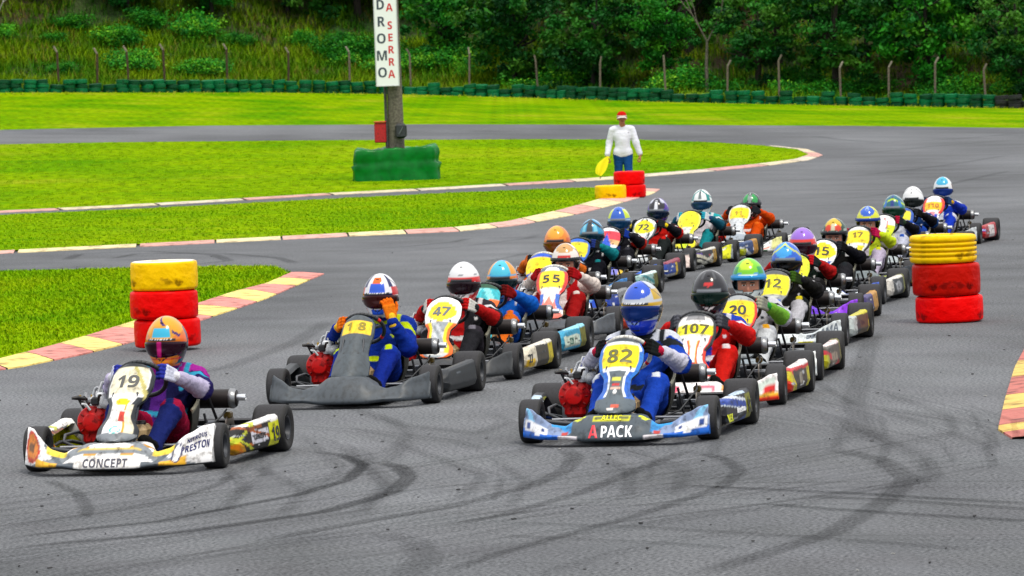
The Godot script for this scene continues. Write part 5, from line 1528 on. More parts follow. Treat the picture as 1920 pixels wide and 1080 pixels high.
	for m in [[[[-1.31, 25.39], [-1.04, 24.98], [-0.88, 24.25], [-0.93, 23.34], [-1.17, 22.57], [-1.81, 21.4], [-2.6, 20.79]], 0.15, 0], [[[-0.87, 24.59], [-0.67, 24.03], [-0.6, 23.37], [-0.67, 22.48], [-1.01, 21.55], [-1.68, 20.79], [-2.54, 20.29]], 0.2, 0], [[[0.25, 25.01], [0.33, 24.32], [0.26, 23.46], [0.08, 22.65], [-0.34, 21.64], [-0.73, 21.08], [-1.33, 20.14]], 0.2, 1], [[[1.01, 24.55], [0.67, 23.37], [0.32, 22.11], [-0.07, 21.14], [-0.4, 20.56]], 0.18, 1], [[[0.92, 24.58], [1.15, 23.85], [1.2, 23.03], [1.05, 22.14], [0.59, 20.88], [-0.07, 19.43], [-0.41, 18.48]], 0.16, 1], [[[1.74, 24.39], [1.99, 23.45], [2.04, 22.27], [1.82, 21.14], [1.45, 19.74], [0.99, 18.76], [0.66, 18.05]], 0.26, 1], [[[0.78, 22.39], [1.23, 21.98], [1.69, 21.58], [2.13, 21.11], [2.56, 20.69]], 0.13, 0], [[[1.19, 21.21], [1.53, 20.82], [1.86, 20.46], [2.14, 20.19], [2.46, 19.88]], 0.13, 0], [[[1.42, 21.56], [1.92, 21.08], [2.52, 20.41]], 0.1, 0], [[[-0.14, 20.15], [0.26, 19.85], [0.67, 19.53], [1.02, 19.15]], 0.1, 1], [[[-0.2, 20.79], [0.57, 20.28], [1.29, 19.61], [2.08, 18.76]], 0.12, 1], [[[-2.67, 24], [-2.4, 23.11], [-2.25, 22.18], [-2.21, 21.61]], 0.14, 1], [[[-1.61, 24.09], [-1.63, 23.35], [-1.82, 22.51], [-2.13, 21.94], [-2.66, 21.32]], 0.12, 1], [[[-5.99, 57.19], [-6.02, 59.59], [-5.06, 59.69], [-4.02, 57.62], [-3.64, 55.17], [-4.25, 54.03]], 0.3, 1], [[[-5.41, 57.03], [-5.15, 59], [-3.89, 57.87], [-3.05, 55.69], [-2.66, 53.34]], 0.28, 1], [[[-2.79, 56.17], [-1.39, 56.36], [-0.56, 57.47], [0.25, 59.52], [0.41, 61.09]], 0.25, 2], [[[-2.05, 51.43], [-1.02, 51.34], [-0.25, 52.26], [0.29, 54.48]], 0.25, 2], [[[-2.28, 57.54], [-1.43, 57.9], [-0.79, 59.08], [-0.58, 60.33]], 0.25, 1], [[[-1.71, 39.98], [-1.85, 36.69], [-2.24, 33.4], [-2.86, 31.9], [-3.57, 31.41]], 0.3, 2], [[[-1.19, 28.97], [-0.71, 26.93], [-0.23, 26.1], [-0.03, 27.06]], 0.22, 2], [[[2.99, 35.34], [2.58, 31.44], [2.17, 27.4], [2.03, 24.2]], 0.3, 2], [[[4.93, 72.25], [5.94, 73.66], [7.83, 78.71], [10.78, 91.08]], 0.35, 2], [[[3.82, 88.21], [6.04, 88.36], [8.82, 94.4], [12.61, 106.38]], 0.4, 2], [[[6.03, 107.59], [8.92, 110.06], [11.59, 116.14], [14.76, 121.84]], 0.5, 2], [[[9.29, 130.54], [10.59, 121.23], [12.79, 123.43], [15.75, 129.98]], 0.6, 2], [[[-0.71, 20.46], [-0.49, 19.91], [-0.43, 19.21], [-0.51, 18.4]], 0.3, 2], [[[0, 18.25], [0.41, 19.16], [0.8, 19.72], [1.32, 20.15]], 0.1, 2], [[[-1.4, 19.3], [-0.68, 19.51], [-0.19, 20.17], [0.06, 20.58]], 0.1, 2], [[[2.04, 30.54], [2.17, 27.4], [2.69, 25.84], [2.95, 25.32]], 0.12, 2], [[[-1.54, 27.29], [-0.89, 26.51], [-0.38, 25.58], [-0.16, 24.74]], 0.14, 2], [[[-2.68, 27.8], [-1.74, 25.76], [-1.18, 25.53]], 0.12, 2], [[[1.47, 24.43], [1.83, 24.72], [2.27, 24.84], [2.58, 24.78]], 0.1, 2], [[[-0.89, 18.83], [-0.19, 18.92], [0.4, 18.63]], 0.09, 2]]:
		mark(m[0], m[1], mks[m[2]])
	# fainter, thinner sweeps of earlier laps
	var rg := RandomNumberGenerator.new()
	rg.seed = 303
	for k in 34:
		var ex := rg.randf_range(-1.6, 3.2)
		var ed := rg.randf_range(21.5, 25.5)
		var bow := rg.randf_range(0.15, 0.5)
		var run := rg.randf_range(2.0, 3.6)
		mark([[ex - rg.randf_range(0.2, 0.7), ed + rg.randf_range(2.5, 4.5)], [ex, ed + 0.9], [ex - bow * 0.3, ed - 0.4], [ex - bow - run * 0.4, ed - 1.9], [ex - bow - run, ed - rg.randf_range(3.0, 4.2)]], rg.randf_range(0.06, 0.16), mks[2])
	for k in 10:
		var sx := rg.randf_range(-1.0, 2.2)
		var sd := rg.randf_range(17.5, 23.0)
		mark([[sx, sd], [sx + 1.2, sd - 0.35], [sx + 2.8, sd - rg.randf_range(0.7, 1.3)]], rg.randf_range(0.05, 0.09), mks[2])

func mark(pts: Array, w: float, m: Material) -> void:
	var cu := Curve2D.new()
	for k in pts.size():
		var q := Vector2(pts[k][0], pts[k][1])
		var t := (Vector2(pts[mini(k + 1, pts.size() - 1)][0], pts[mini(k + 1, pts.size() - 1)][1]) - Vector2(pts[maxi(k - 1, 0)][0], pts[maxi(k - 1, 0)][1])) * 0.25
		cu.add_point(q, -t, t)
	var ln := cu.get_baked_length()
	var st := SurfaceTool.new()
	st.begin(Mesh.PRIMITIVE_TRIANGLES)
	var n := 60
	for k in n + 1:
		var q := cu.sample_baked(ln * k / n)
		var q2 := cu.sample_baked(minf(ln, ln * k / n + 0.05)) - cu.sample_baked(maxf(0, ln * k / n - 0.05))
		var s := q2.normalized().orthogonal() * w * 0.36
		for e in [-1.0, 1.0]:
			var r: Vector2 = q + s * e
			st.set_uv(Vector2(float(k) / n, 0.0 if e < 0 else 1.0))
			st.set_normal(Vector3.UP)
			st.add_vertex(Vector3(r.x, H(r.x, r.y) + 0.004 + shared.get("mark_up", 0.0), -r.y))
	for k in n:
		var a := k * 2
		for i in [a, a + 1, a + 2, a + 1, a + 3, a + 2]:
			st.add_index(i)
	shared["mark_up"] = shared.get("mark_up", 0.0) + 0.0004
	st.set_material(m)
	structure("tyre_mark", st.commit())

# ---------------------------------------------------------------- tyres used as markers and wall
func tyre_mesh(r: float, w: float, key, grooves: int, m: Material, seg := 40, ring = null) -> ArrayMesh:
	var pr := []
	var cs := []
	var c := L(key)
	var h := w * 0.5
	var side := [Vector2(r * 0.6, h * 0.72), Vector2(r * 0.63, h * 0.86), Vector2(r * 0.74, h * 1.0), Vector2(r * 0.9, h * 0.98), Vector2(r * 0.965, h * 0.91), Vector2(r * 0.99, h * 0.76)]
	for q in range(side.size()):
		pr.append(side[q])
		cs.append(L(ring) if ring != null and q > 1 and q < 4 else c)
	if grooves > 0:
		for g in grooves:
			var y := lerpf(h * 0.5, -h * 0.5, float(g) / maxf(1, grooves - 1))
			for e in [[0.034, 1.0], [0.026, 0.945], [-0.026, 0.945], [-0.034, 1.0]]:
				pr.append(Vector2(r * e[1], y + e[0] * w))
				cs.append(c)
	else:
		for e in [0.35, 0.0, -0.35]:
			pr.append(Vector2(r * (1.0 if e == 0.0 else 0.996), e * h))
			cs.append(c)
	for k in range(side.size() - 1, -1, -1):
		pr.append(Vector2(side[k].x, -side[k].y))
		cs.append(c)
	# hollow inside
	pr.append(Vector2(r * 0.62, -h * 0.5)); cs.append(L("bk"))
	pr.append(Vector2(r * 0.84, 0)); cs.append(L("bk"))
	pr.append(Vector2(r * 0.62, h * 0.5)); cs.append(L("bk"))
	pr.append(side[0]); cs.append(c)
	var mb := MB.new()
	mb.lathe(pr, seg, Transform3D(), cs)
	return mb.mesh(m)

func build_tyres() -> void:
	var g := "painted marker tyres on the track"
	for t in [
		[-2.93, 36.1, 0.0, 0.283, 0.24, "e00200", 0, "red tyre at the bottom of the stack on the left kerb", 0.01, 0.3],
		[-2.95, 36.1, 0.24, 0.29, 0.24, "e40200", 0, "red tyre in the middle of the stack on the left kerb", -0.01, 1.3],
		[-2.94, 36.1, 0.48, 0.286, 0.25, "f4c400", 0, "yellow tyre with pale rim on top of the stack on the left kerb", 0.0, 2.3],
		[3.71, 36.22, 0.0, 0.288, 0.225, "e80200", 0, "bright red tyre at the bottom of the stack on the right", 0.012, 0.8],
		[3.69, 36.22, 0.226, 0.29, 0.275, "b40e08", 0, "scuffed dark red tyre in the middle of the stack on the right", 0.0, 4.0],
		[3.67, 36.22, 0.502, 0.286, 0.24, "ecc000", 4, "grooved yellow tyre on top of the stack on the right", 0.0, 0.2],
		[2.26, 79.05, 0.0, 0.285, 0.24, "e00200", 0, "lower red tyre of the pair in front of the marshal", 0.0, 0.0],
		[2.24, 79.05, 0.241, 0.29, 0.25, "e80400", 0, "upper red tyre of the pair in front of the marshal", 0.0, 1.0],
		[1.87, 78.4, 0.0, 0.29, 0.26, "f0c004", 0, "single yellow tyre lying beside the red pair by the marshal", 0.0, 2.0]]:
		var m := tyre_mesh(t[3], t[4], t[5], t[6], mat.painted_tyre, 44, "ece8e0" if t[2] == 0.48 else null)
		var o := part(numbered("painted_tyre"), m, self, Transform3D(Basis.from_euler(Vector3(0, t[9], t[8])), Vector3(t[0], t[2] + t[4] * 0.5 + (0.03 if t[0] < 0 else 0.004), -t[1])))
		o.set_meta("label", t[7])
		o.set_meta("category", "tyre")
		o.set_meta("group", g)
	# green wall of short stacks
	var r := RandomNumberGenerator.new()
	r.seed = 5
	var ms := []
	for k in ["0a5a34", "0c6a3e", "07462a"]:
		ms.append(tyre_mesh(0.3, 0.2, k, 2, mat.green_tyre, 20))
	var black := tyre_mesh(0.31, 0.2, "1c1d1f", 2, mat.rubber, 20)
	var x := -26.5
	while x < 25.5:
		var d := lin(BARRIER, x)
		var dark := x > 21.5
		var s := thing("tyre_stack", "dark unpainted tyre stack at the right end of the green wall" if dark else "green painted tyre stack in the low wall below the wooded bank", "tyre stack", Vector3(x, H(x, d) - 0.03 - r.randf() * 0.06, -d + r.randf_range(-0.08, 0.08)), r.randf() * 6.0, "dark tyre stacks" if dark else "green tyre stacks of the wall")
		var n := 3 if r.randf() < 0.8 else 2
		for k in n:
			part("tyre", black if dark else ms[r.randi() % 3], s, Transform3D(Basis.from_euler(Vector3(r.randf_range(-0.09, 0.09), 0, r.randf_range(-0.09, 0.09))), Vector3(r.randf_range(-0.05, 0.05), 0.1 + k * 0.2, r.randf_range(-0.05, 0.05))))
		var slope := (lin(BARRIER, x + 0.3) - lin(BARRIER, x - 0.3)) / 0.6
		x += r.randf_range(0.61, 0.66) / sqrt(1.0 + slope * slope)

func build_posts() -> void:
	var r := RandomNumberGenerator.new()
	r.seed = 8
	for px in [-20.6, -18.9, -17.5, -15.9, -13.1, -10.3, -7.4, -4.5, -1.7, 1.55, 4.4, 7.35, 10.1, 12.4, 15.1, 17.2, 19.2, 21.3, 23.0]:
		var d: float = lin(BARRIER, px) + 2.2
		var hi := r.randf_range(1.6, 1.95)
		var mb := MB.new()
		var c := L("54402f") if px < -8 else L("7d7466")
		var tc := L("a49a8c") if px < -8 else c.lerp(L("b4ada0"), r.randf())
		mb.box(Vector3(0, hi * 0.5 - 0.3, 0), Vector3(0.095, hi + 0.6, 0.095), 0.012, c)
		var s := -1.0 if px < -3 else (1.0 if px > 9 else r.randf_range(-0.4, 0.4))
		mb.box(Vector3(0.075 * s, hi + 0.14, 0), Vector3(0.085, 0.32, 0.085), 0.012, tc, Basis(Vector3(0, 0, 1), -0.5 * s))
		var o := part(numbered("fence_post"), mb.mesh(mat.concrete), self, Transform3D(Basis.from_euler(Vector3(0, 0, r.randf_range(-0.04, 0.04))), gp(px, d)))
		o.set_meta("label", "weathered brown concrete fence post with bent tip on the grassy bank" if px < -8 else "pale concrete fence post with bent tip in front of the dark wood")
		o.set_meta("category", "fence post")
		o.set_meta("group", "brown fence posts" if px < -8 else "pale fence posts")

func build_pole() -> void:
	var x := -2.55
	var d := 98.6
	var y := H(x, d)
	var o := thing("sign_pole", "tapered concrete pole carrying the tall white sign", "pole", Vector3(x, y, -d))
	var mb := MB.new()
	mb.lathe([Vector2(0.21, -0.3), Vector2(0.2, 0.8), Vector2(0.185, 2.2), Vector2(0.16, 5.0), Vector2(0.13, 8.5), Vector2(0, 8.5)], 8, Transform3D(Basis(Vector3.UP, 0.39), Vector3.ZERO), L("7a756a"))
	part("shaft", mb.mesh(mat.concrete), o)
	mb = MB.new()
	mb.tube([Vector3(-0.215, 0.2, 0.08), Vector3(-0.215, 4.0, 0.08)], 0.035, L("55585a"), 8)
	part("conduit", mb.mesh(mat.concrete), o)
	mb = MB.new()
	mb.box(Vector3(-0.36, 1.12, 0.05), Vector3(0.27, 0.46, 0.22), 0.02, L("b01018"))
	mb.box(Vector3(-0.36, 1.37, 0.06), Vector3(0.29, 0.03, 0.26), 0.01, L("c41a20"))
	part("control_box", mb.mesh(mat.plastic), o).set_meta("label", "red metal box")
	mb = MB.new()
	mb.box(Vector3(0.12, 1.15, 0.24), Vector3(0.27, 0.34, 0.16), 0.06, L("1f2326"))
	mb.box(Vector3(0.12, 1.15, 0.325), Vector3(0.2, 0.27, 0.02), 0.01, L("2c3135"))
	mb.tube([Vector3(0.07, 1.07, 0.34), Vector3(0.17, 1.24, 0.34)], 0.012, L("60666a"), 6)
	part("lamp_housing", mb.mesh(mat.plastic), o).set_meta("label", "dark plastic box with rounded corners")
	# the sign
	var s := thing("tall_sign", "tall white sign with grey and red letters set one below another", "sign", Vector3(x - 0.14, y + 2.2, -d + 0.3))
	mb = MB.new()
	mb.box(Vector3(0, 2.2, 0), Vector3(0.51, 4.4, 0.05), 0.006, L("e6eaea"))
	part("board", mb.mesh(mat.print_ink), s)
	mb = MB.new()
	for e in [-1.0, 1.0]:
		mb.box(Vector3(0.263 * e, 2.2, 0.004), Vector3(0.018, 4.43, 0.064), 0.003, L("c3c7c6"))
	mb.box(Vector3(0, -0.008, 0.004), Vector3(0.51, 0.018, 0.064), 0.003, L("c3c7c6"))
	for k in 3:
		mb.box(Vector3(0.1, 0.5 + k * 1.3, -0.06), Vector3(0.3, 0.06, 0.07), 0.004, L("6a6c6c"))
	part("frame", mb.mesh(mat.iron), s)
	var put := func(t: String, px: float, py: float, h: float, key: String) -> void:
		lettering(t, h, func(a, b, z): return Vector3(px + a, py + b, 0.026 + z), key, "letter", s, 600)
	var yy := 0.3
	for ch in ["O", "M", "O", "R", "D"]:
		put.call(ch, -0.115, yy, 0.225, "3c4650")
		yy += 0.39
	yy = 0.26
	for ch in ["A", "R", "R", "E", "S", "", "A", "D"]:
		if ch == "":
			yy += 0.13
			continue
		put.call(ch, 0.095, yy, 0.175, "c8282e")
		yy += 0.28 if ch != "A" or yy > 1.4 else 0.28
	# green sheeting wrapped round the tyres at the foot
	var n := nz(77, 1.2, 3)
	var p := PackedVector3Array()
	var c := PackedColorArray()
	var nu := 96
	var prof := [[1.0, -0.03], [1.0, 0.1], [0.985, 0.25], [1.02, 0.36], [0.955, 0.4], [0.98, 0.5], [0.985, 0.64], [0.97, 0.74], [0.93, 0.785], [0.82, 0.77], [0.6, 0.72]]
	for j in prof.size():
		for i in nu:
			var a := TAU * i / nu
			var q := Vector2(cos(a), sin(a))
			var e := 1.0 / pow(pow(absf(q.x), 6.0) + pow(absf(q.y), 6.0), 1.0 / 6.0)
			var sc: float = prof[j][0] + 0.06 * n.get_noise_3d(q.x * 2.2, q.y * 2.2, prof[j][1] * 0.9) + 0.03 * sin(a * 9.0 + 4.0 * n.get_noise_2d(a, 2.0)) * ss(0.0, 0.5, prof[j][1]) + 0.014 * sin(a * 23.0 + prof[j][1] * 3.0)
			var pp := Vector3(q.x * e * 0.97 * sc + 0.03, prof[j][1], q.y * e * 0.6 * sc) + Vector3(-0.04, 0, 0)
			pp.y *= 0.96
			pp.y += 0.09 * n.get_noise_2d(q.x * 1.4 + 5.0, q.y * 1.4) * ss(0.3, 0.8, prof[j][1]) + 0.04 * q.x * prof[j][1]
			p.append(pp)
			c.append(L("00762a"))
	mb = MB.new()
	mb.grid(p, c, nu, prof.size(), true)
	var t := part("ground_sheeting", mb.mesh(mat.tarp), self, Transform3D(Basis(), Vector3(x, y + 0.02, -d)))
	t.set_meta("label", "crumpled green sheeting wrapped round the foot of the sign pole")
	t.set_meta("category", "sheeting")

# ---------------------------------------------------------------- the marshal
func build_marshal() -> void:
	var at := Vector3(2.22, 0.0, -82.0)
	var b := []
	# ids: 0 shirt, 1 jeans, 2 shoe, 3 skin, 4 hair
	var hip := 0.77
	var shl := 1.26
	b.append([Vector3(-0.06, hip - 0.06, 0), Vector3(0.06, hip - 0.06, 0), 0.108, 0.108, 1, 1.15])
	b.append([Vector3(0, hip + 0.06, 0.005), Vector3(0, hip + 0.26, 0.01), 0.14, 0.145, 0, 1.2])
	b.append([Vector3(-0.06, hip + 0.03, 0.01), Vector3(0.06, hip + 0.03, 0.01), 0.124, 0.124, 0, 1.1])
	b.append([Vector3(-0.06, shl - 0.14, 0), Vector3(0.06, shl - 0.14, 0), 0.125, 0.125, 0, 1.2])
	b.append([Vector3(-0.13, shl - 0.02, -0.01), Vector3(0.13, shl - 0.02, -0.01), 0.075, 0.075, 0])
	b.append([Vector3(0, shl, -0.01), Vector3(0, shl + 0.1, 0.015), 0.057, 0.054, 3])
	for s in [1.0, -1.0]:
		var sh := Vector3(0.185 * s, shl - 0.03, -0.01)
		var el := Vector3(0.255 * s, shl - 0.28, 0.0 + 0.04 * s)
		var wr := Vector3((0.32 if s > 0 else 0.3) * s, shl - 0.485, 0.06)
		b.append([sh, el, 0.068, 0.062, 0])
		b.append([el, wr, 0.06, 0.05, 0])
		b.append([wr, wr + Vector3(0.012 * s, -0.03, 0.006), 0.03, 0.028, 3])
		var hp := Vector3(0.085 * s, hip - 0.02, 0)
		var kn := Vector3(0.095 * s, 0.4, 0.04 + 0.05 * s)
		var an := Vector3(0.1 * s, 0.09, 0.12 * s - 0.01)
		b.append([hp, kn, 0.098, 0.07, 1])
		b.append([kn, an, 0.07, 0.058, 1])
		b.append([an + Vector3(0, -0.045, -0.03), an + Vector3(0.015 * s, -0.05, 0.14), 0.04, 0.034, 2])
	var body := blob(b, 0.0125, 0.03)
	wrinkle(body, 0.006, 31)
	# head with brow, nose, jaw and ears on its own finer grid
	var hc := Vector3(0, shl + 0.19, 0.02)
	var hb := [[hc + Vector3(0, 0.03, -0.015), hc + Vector3(0, 0.02, 0.0), 0.082, 0.08, 3], [hc + Vector3(0, -0.05, 0.02), hc + Vector3(0, -0.02, 0.02), 0.055, 0.066, 3], [hc + Vector3(0, 0.012, 0.085), hc + Vector3(0, -0.022, 0.098), 0.01, 0.015, 3], [hc + Vector3(-0.03, 0.028, 0.07), hc + Vector3(0.03, 0.028, 0.07), 0.014, 0.014, 3], [hc + Vector3(0, -0.075, 0.055), hc + Vector3(0, -0.07, 0.05), 0.03, 0.03, 3], [hc + Vector3(0, -0.09, 0.0), hc + Vector3(0, -0.14, -0.005), 0.05, 0.054, 3]]
	for s in [-1.0, 1.0]:
		hb.append([hc + Vector3(0.083 * s, 0.02, -0.005), hc + Vector3(0.083 * s, -0.02, 0.0), 0.014, 0.011, 3])
	var head := blob(hb, 0.006, 0.02)
	var hr := blob(hand_bones(true), 0.005, 0.008)
	var mb := MB.new()
	var cols := [L("e9ecf6"), L("1a4a86"), L("4a3a30"), L("b47a5c"), L("2a1e18")]
	var join := func(q: Dictionary, xf: Transform3D, fix: int) -> void:
		var o := mb.v.size()
		for i in q.v.size():
			var pp: Vector3 = xf * q.v[i]
			mb.v.append(pp)
			var id: int = fix if fix >= 0 else q.id[i]
			var k: Color = cols[id]
			if fix == 3 and q == head:
				var e := pp - hc
				if e.z > 0.04 and absf(absf(e.x) - 0.03) < 0.012 and absf(e.y - 0.012) < 0.007:
					k = L("bk")
				elif e.z > 0.05 and absf(e.x) < 0.026 and absf(e.y + 0.052) < 0.006:
					k = L("6a3430")
				elif e.z < -0.02 and e.y > -0.05:
					k = cols[4]
			mb.c.append(k)
		for i in q.ix:
			mb.ix.append(o + i)
	join.call(body, Transform3D(), -1)
	join.call(head, Transform3D(), 3)
	for s in [1.0, -1.0]:
		var wr := Vector3((0.32 if s > 0 else 0.3) * s, shl - 0.485, 0.06)
		var by := Vector3(0.05 * s, -0.98, 0.12).normalized()
		var bx := Vector3(0, 0.12, 1).normalized()
		var bz := bx.cross(by).normalized()
		join.call(hr if bz.x * s > 0 else mirrored(hr), Transform3D(Basis(bx, by, bz), wr + by * 0.09), 3)
	var o := thing("person", "man in white long sleeved shirt, blue jeans and red cap walking with a yellow flag", "person", at, deg_to_rad(2.0))
	part("body", mb.mesh(mat.cloth), o)
	var cp := MB.new()
	cp.lathe([Vector2(0.0, 0.115), Vector2(0.04, 0.11), Vector2(0.075, 0.085), Vector2(0.093, 0.05), Vector2(0.095, 0.035)], 24, Transform3D(Basis(), hc + Vector3(0, 0.025, -0.01)), L("c81a12"))
	cp.lathe([Vector2(0.096, 0.036), Vector2(0.098, 0.012)], 24, Transform3D(Basis(), hc + Vector3(0, 0.025, -0.01)), L("d8b8b0"))
	var bp := PackedVector3Array()
	var bc := PackedColorArray()
	for j in 4:
		for i in 13:
			var a := lerpf(-0.95, 0.95, i / 12.0)
			var rr := 0.095 + j * 0.022
			bp.append(hc + Vector3(sin(a) * rr * (1.0 - j * 0.08), 0.045 - j * 0.01 - 0.02 * a * a, -0.01 + cos(a) * rr))
			bc.append(L("d0c8c0"))
	cp.grid(bp, bc, 13, 4)
	part("cap", cp.mesh(mat.cloth), o)
	# the flag he carries, cloth gathered towards the stick
	var fl := thing("signal_flag", "bright yellow flag hanging from the hand of the man in white", "flag", at + Vector3(-0.31, 0.71, 0.1))
	var st := MB.new()
	st.tube([Vector3(0.03, 0.06, 0.0), Vector3(-0.06, -0.16, 0.02), Vector3(-0.15, -0.4, 0.05)], 0.008, L("br"), 6)
	part("stick", st.mesh(mat.bark), fl)
	var fp := PackedVector3Array()
	var fc := PackedColorArray()
	for side in 2:
		fp.clear(); fc.clear()
		for j in 17:
			for i in 13:
				var v := j / 16.0
				var u := i / 12.0
				var w := 0.02 + 0.21 * sin(PI * clampf(v * 0.8 + 0.06, 0, 1)) * (0.6 + 0.4 * v)
				var base := Vector3(0.03, 0.02, 0.0).lerp(Vector3(-0.17, -0.33, 0.04), v)
				var ac := Vector3(-0.7, 0.35, 0.0)
				fp.append(base + ac.normalized() * (u - 0.38) * w + Vector3(0, 0, 0.02 * sin(u * 9.0 + v * 3.0) * v + side * 0.004 + 0.02))
				fc.append(L("f2e60a"))
		st = st if side else MB.new()
		st.grid(fp, fc, 13, 17, false, side == 1)
	part("cloth", st.mesh(mat.flag), fl)

# ---------------------------------------------------------------- wooded bank
func crown_mesh(seed_: int, rad: Vector3, clumps: int, per: int, leaf: float, cols: Array) -> ArrayMesh:
	var r := RandomNumberGenerator.new()
	r.seed = seed_
	var mb := MB.new()
	for k in clumps:
		var dir := Vector3(r.randfn(), r.randfn() * 0.9, r.randfn()).normalized()
		var ctr := dir * rad * pow(r.randf(), 0.45) * r.randf_range(0.75, 1.05)
		var cr := r.randf_range(0.26, 0.5)
		var base := L(cols[r.randi() % cols.size()])
		for q in per:
			var e := Vector3(r.randfn(), r.randfn() * 0.6, r.randfn()) * cr * 0.6
			var n := (Vector3(r.randfn(), r.randfn() + 0.9, r.randfn() + 0.3)).normalized()
			var a := n.cross(Vector3(r.randfn(), r.randfn(), r.randfn())).normalized()
			var b := n.cross(a)
			var s := leaf * r.randf_range(0.6, 1.35)
			var g := r.randf_range(0.7, 1.3)
			var c := Color(base.r * g * r.randf_range(0.9, 1.15), base.g * g, base.b * g)
			var p := ctr + e
			mb.quad(p - a * s, p + b * s * 0.5 - n * s * 0.12, p + a * s, p - b * s * 0.5 - n * s * 0.12, c)
	return mb.mesh(mat.leaf)

func trunk_mesh(seed_: int, h: float, r0: float, key, limbs: int) -> ArrayMesh:
	var r := RandomNumberGenerator.new()
	r.seed = seed_
	var mb := MB.new()
	var c := L(key)
	var pts := []
	var rs := []
	var o := Vector3.ZERO
	for k in 7:
		pts.append(o + Vector3(0, -0.4 if k == 0 else 0.0, 0))
		rs.append(lerpf(r0, r0 * 0.3, k / 6.0))
		o += Vector3(r.randf_range(-0.12, 0.12), 1.0 / 6.0, r.randf_range(-0.12, 0.12)) * Vector3(h * 0.25, h, h * 0.25)
	mb.tube(pts, rs, c, 8)
	for k in limbs:
		var i := 2 + r.randi() % 4
		var a := r.randf() * TAU
		var d := Vector3(cos(a), r.randf_range(0.3, 0.9), sin(a)).normalized()
		var l := h * r.randf_range(0.25, 0.45)
		var p0: Vector3 = pts[i]
		mb.tube([p0, p0 + d * l * 0.5 + Vector3(0, 0.05, 0), p0 + d * l + Vector3(r.randf_range(-0.2, 0.2), l * 0.15, r.randf_range(-0.2, 0.2))], [rs[i] * 0.6, rs[i] * 0.4, rs[i] * 0.12], c, 6)
		var d2 := (d + Vector3(r.randfn(), r.randfn(), r.randfn()) * 0.5).normalized()
		mb.tube([p0 + d * l * 0.5, p0 + d * l * 0.5 + d2 * l * 0.6], [rs[i] * 0.35, rs[i] * 0.08], c, 5)
	return mb.mesh(mat.bark)

func region(x: float) -> String:
	for q in [[-19.0, "at the far left edge"], [-13.0, "left of centre of the grassy slope"], [-7.5, "just left of the sign"], [-3.0, "behind the sign"], [2.0, "right of the sign"], [7.0, "above the man in white"], [12.0, "above the middle of the right line of karts"], [17.0, "above the last karts"], [99.0, "at the far right edge"]]:
		if x < q[0]:
			return q[1]
	return ""

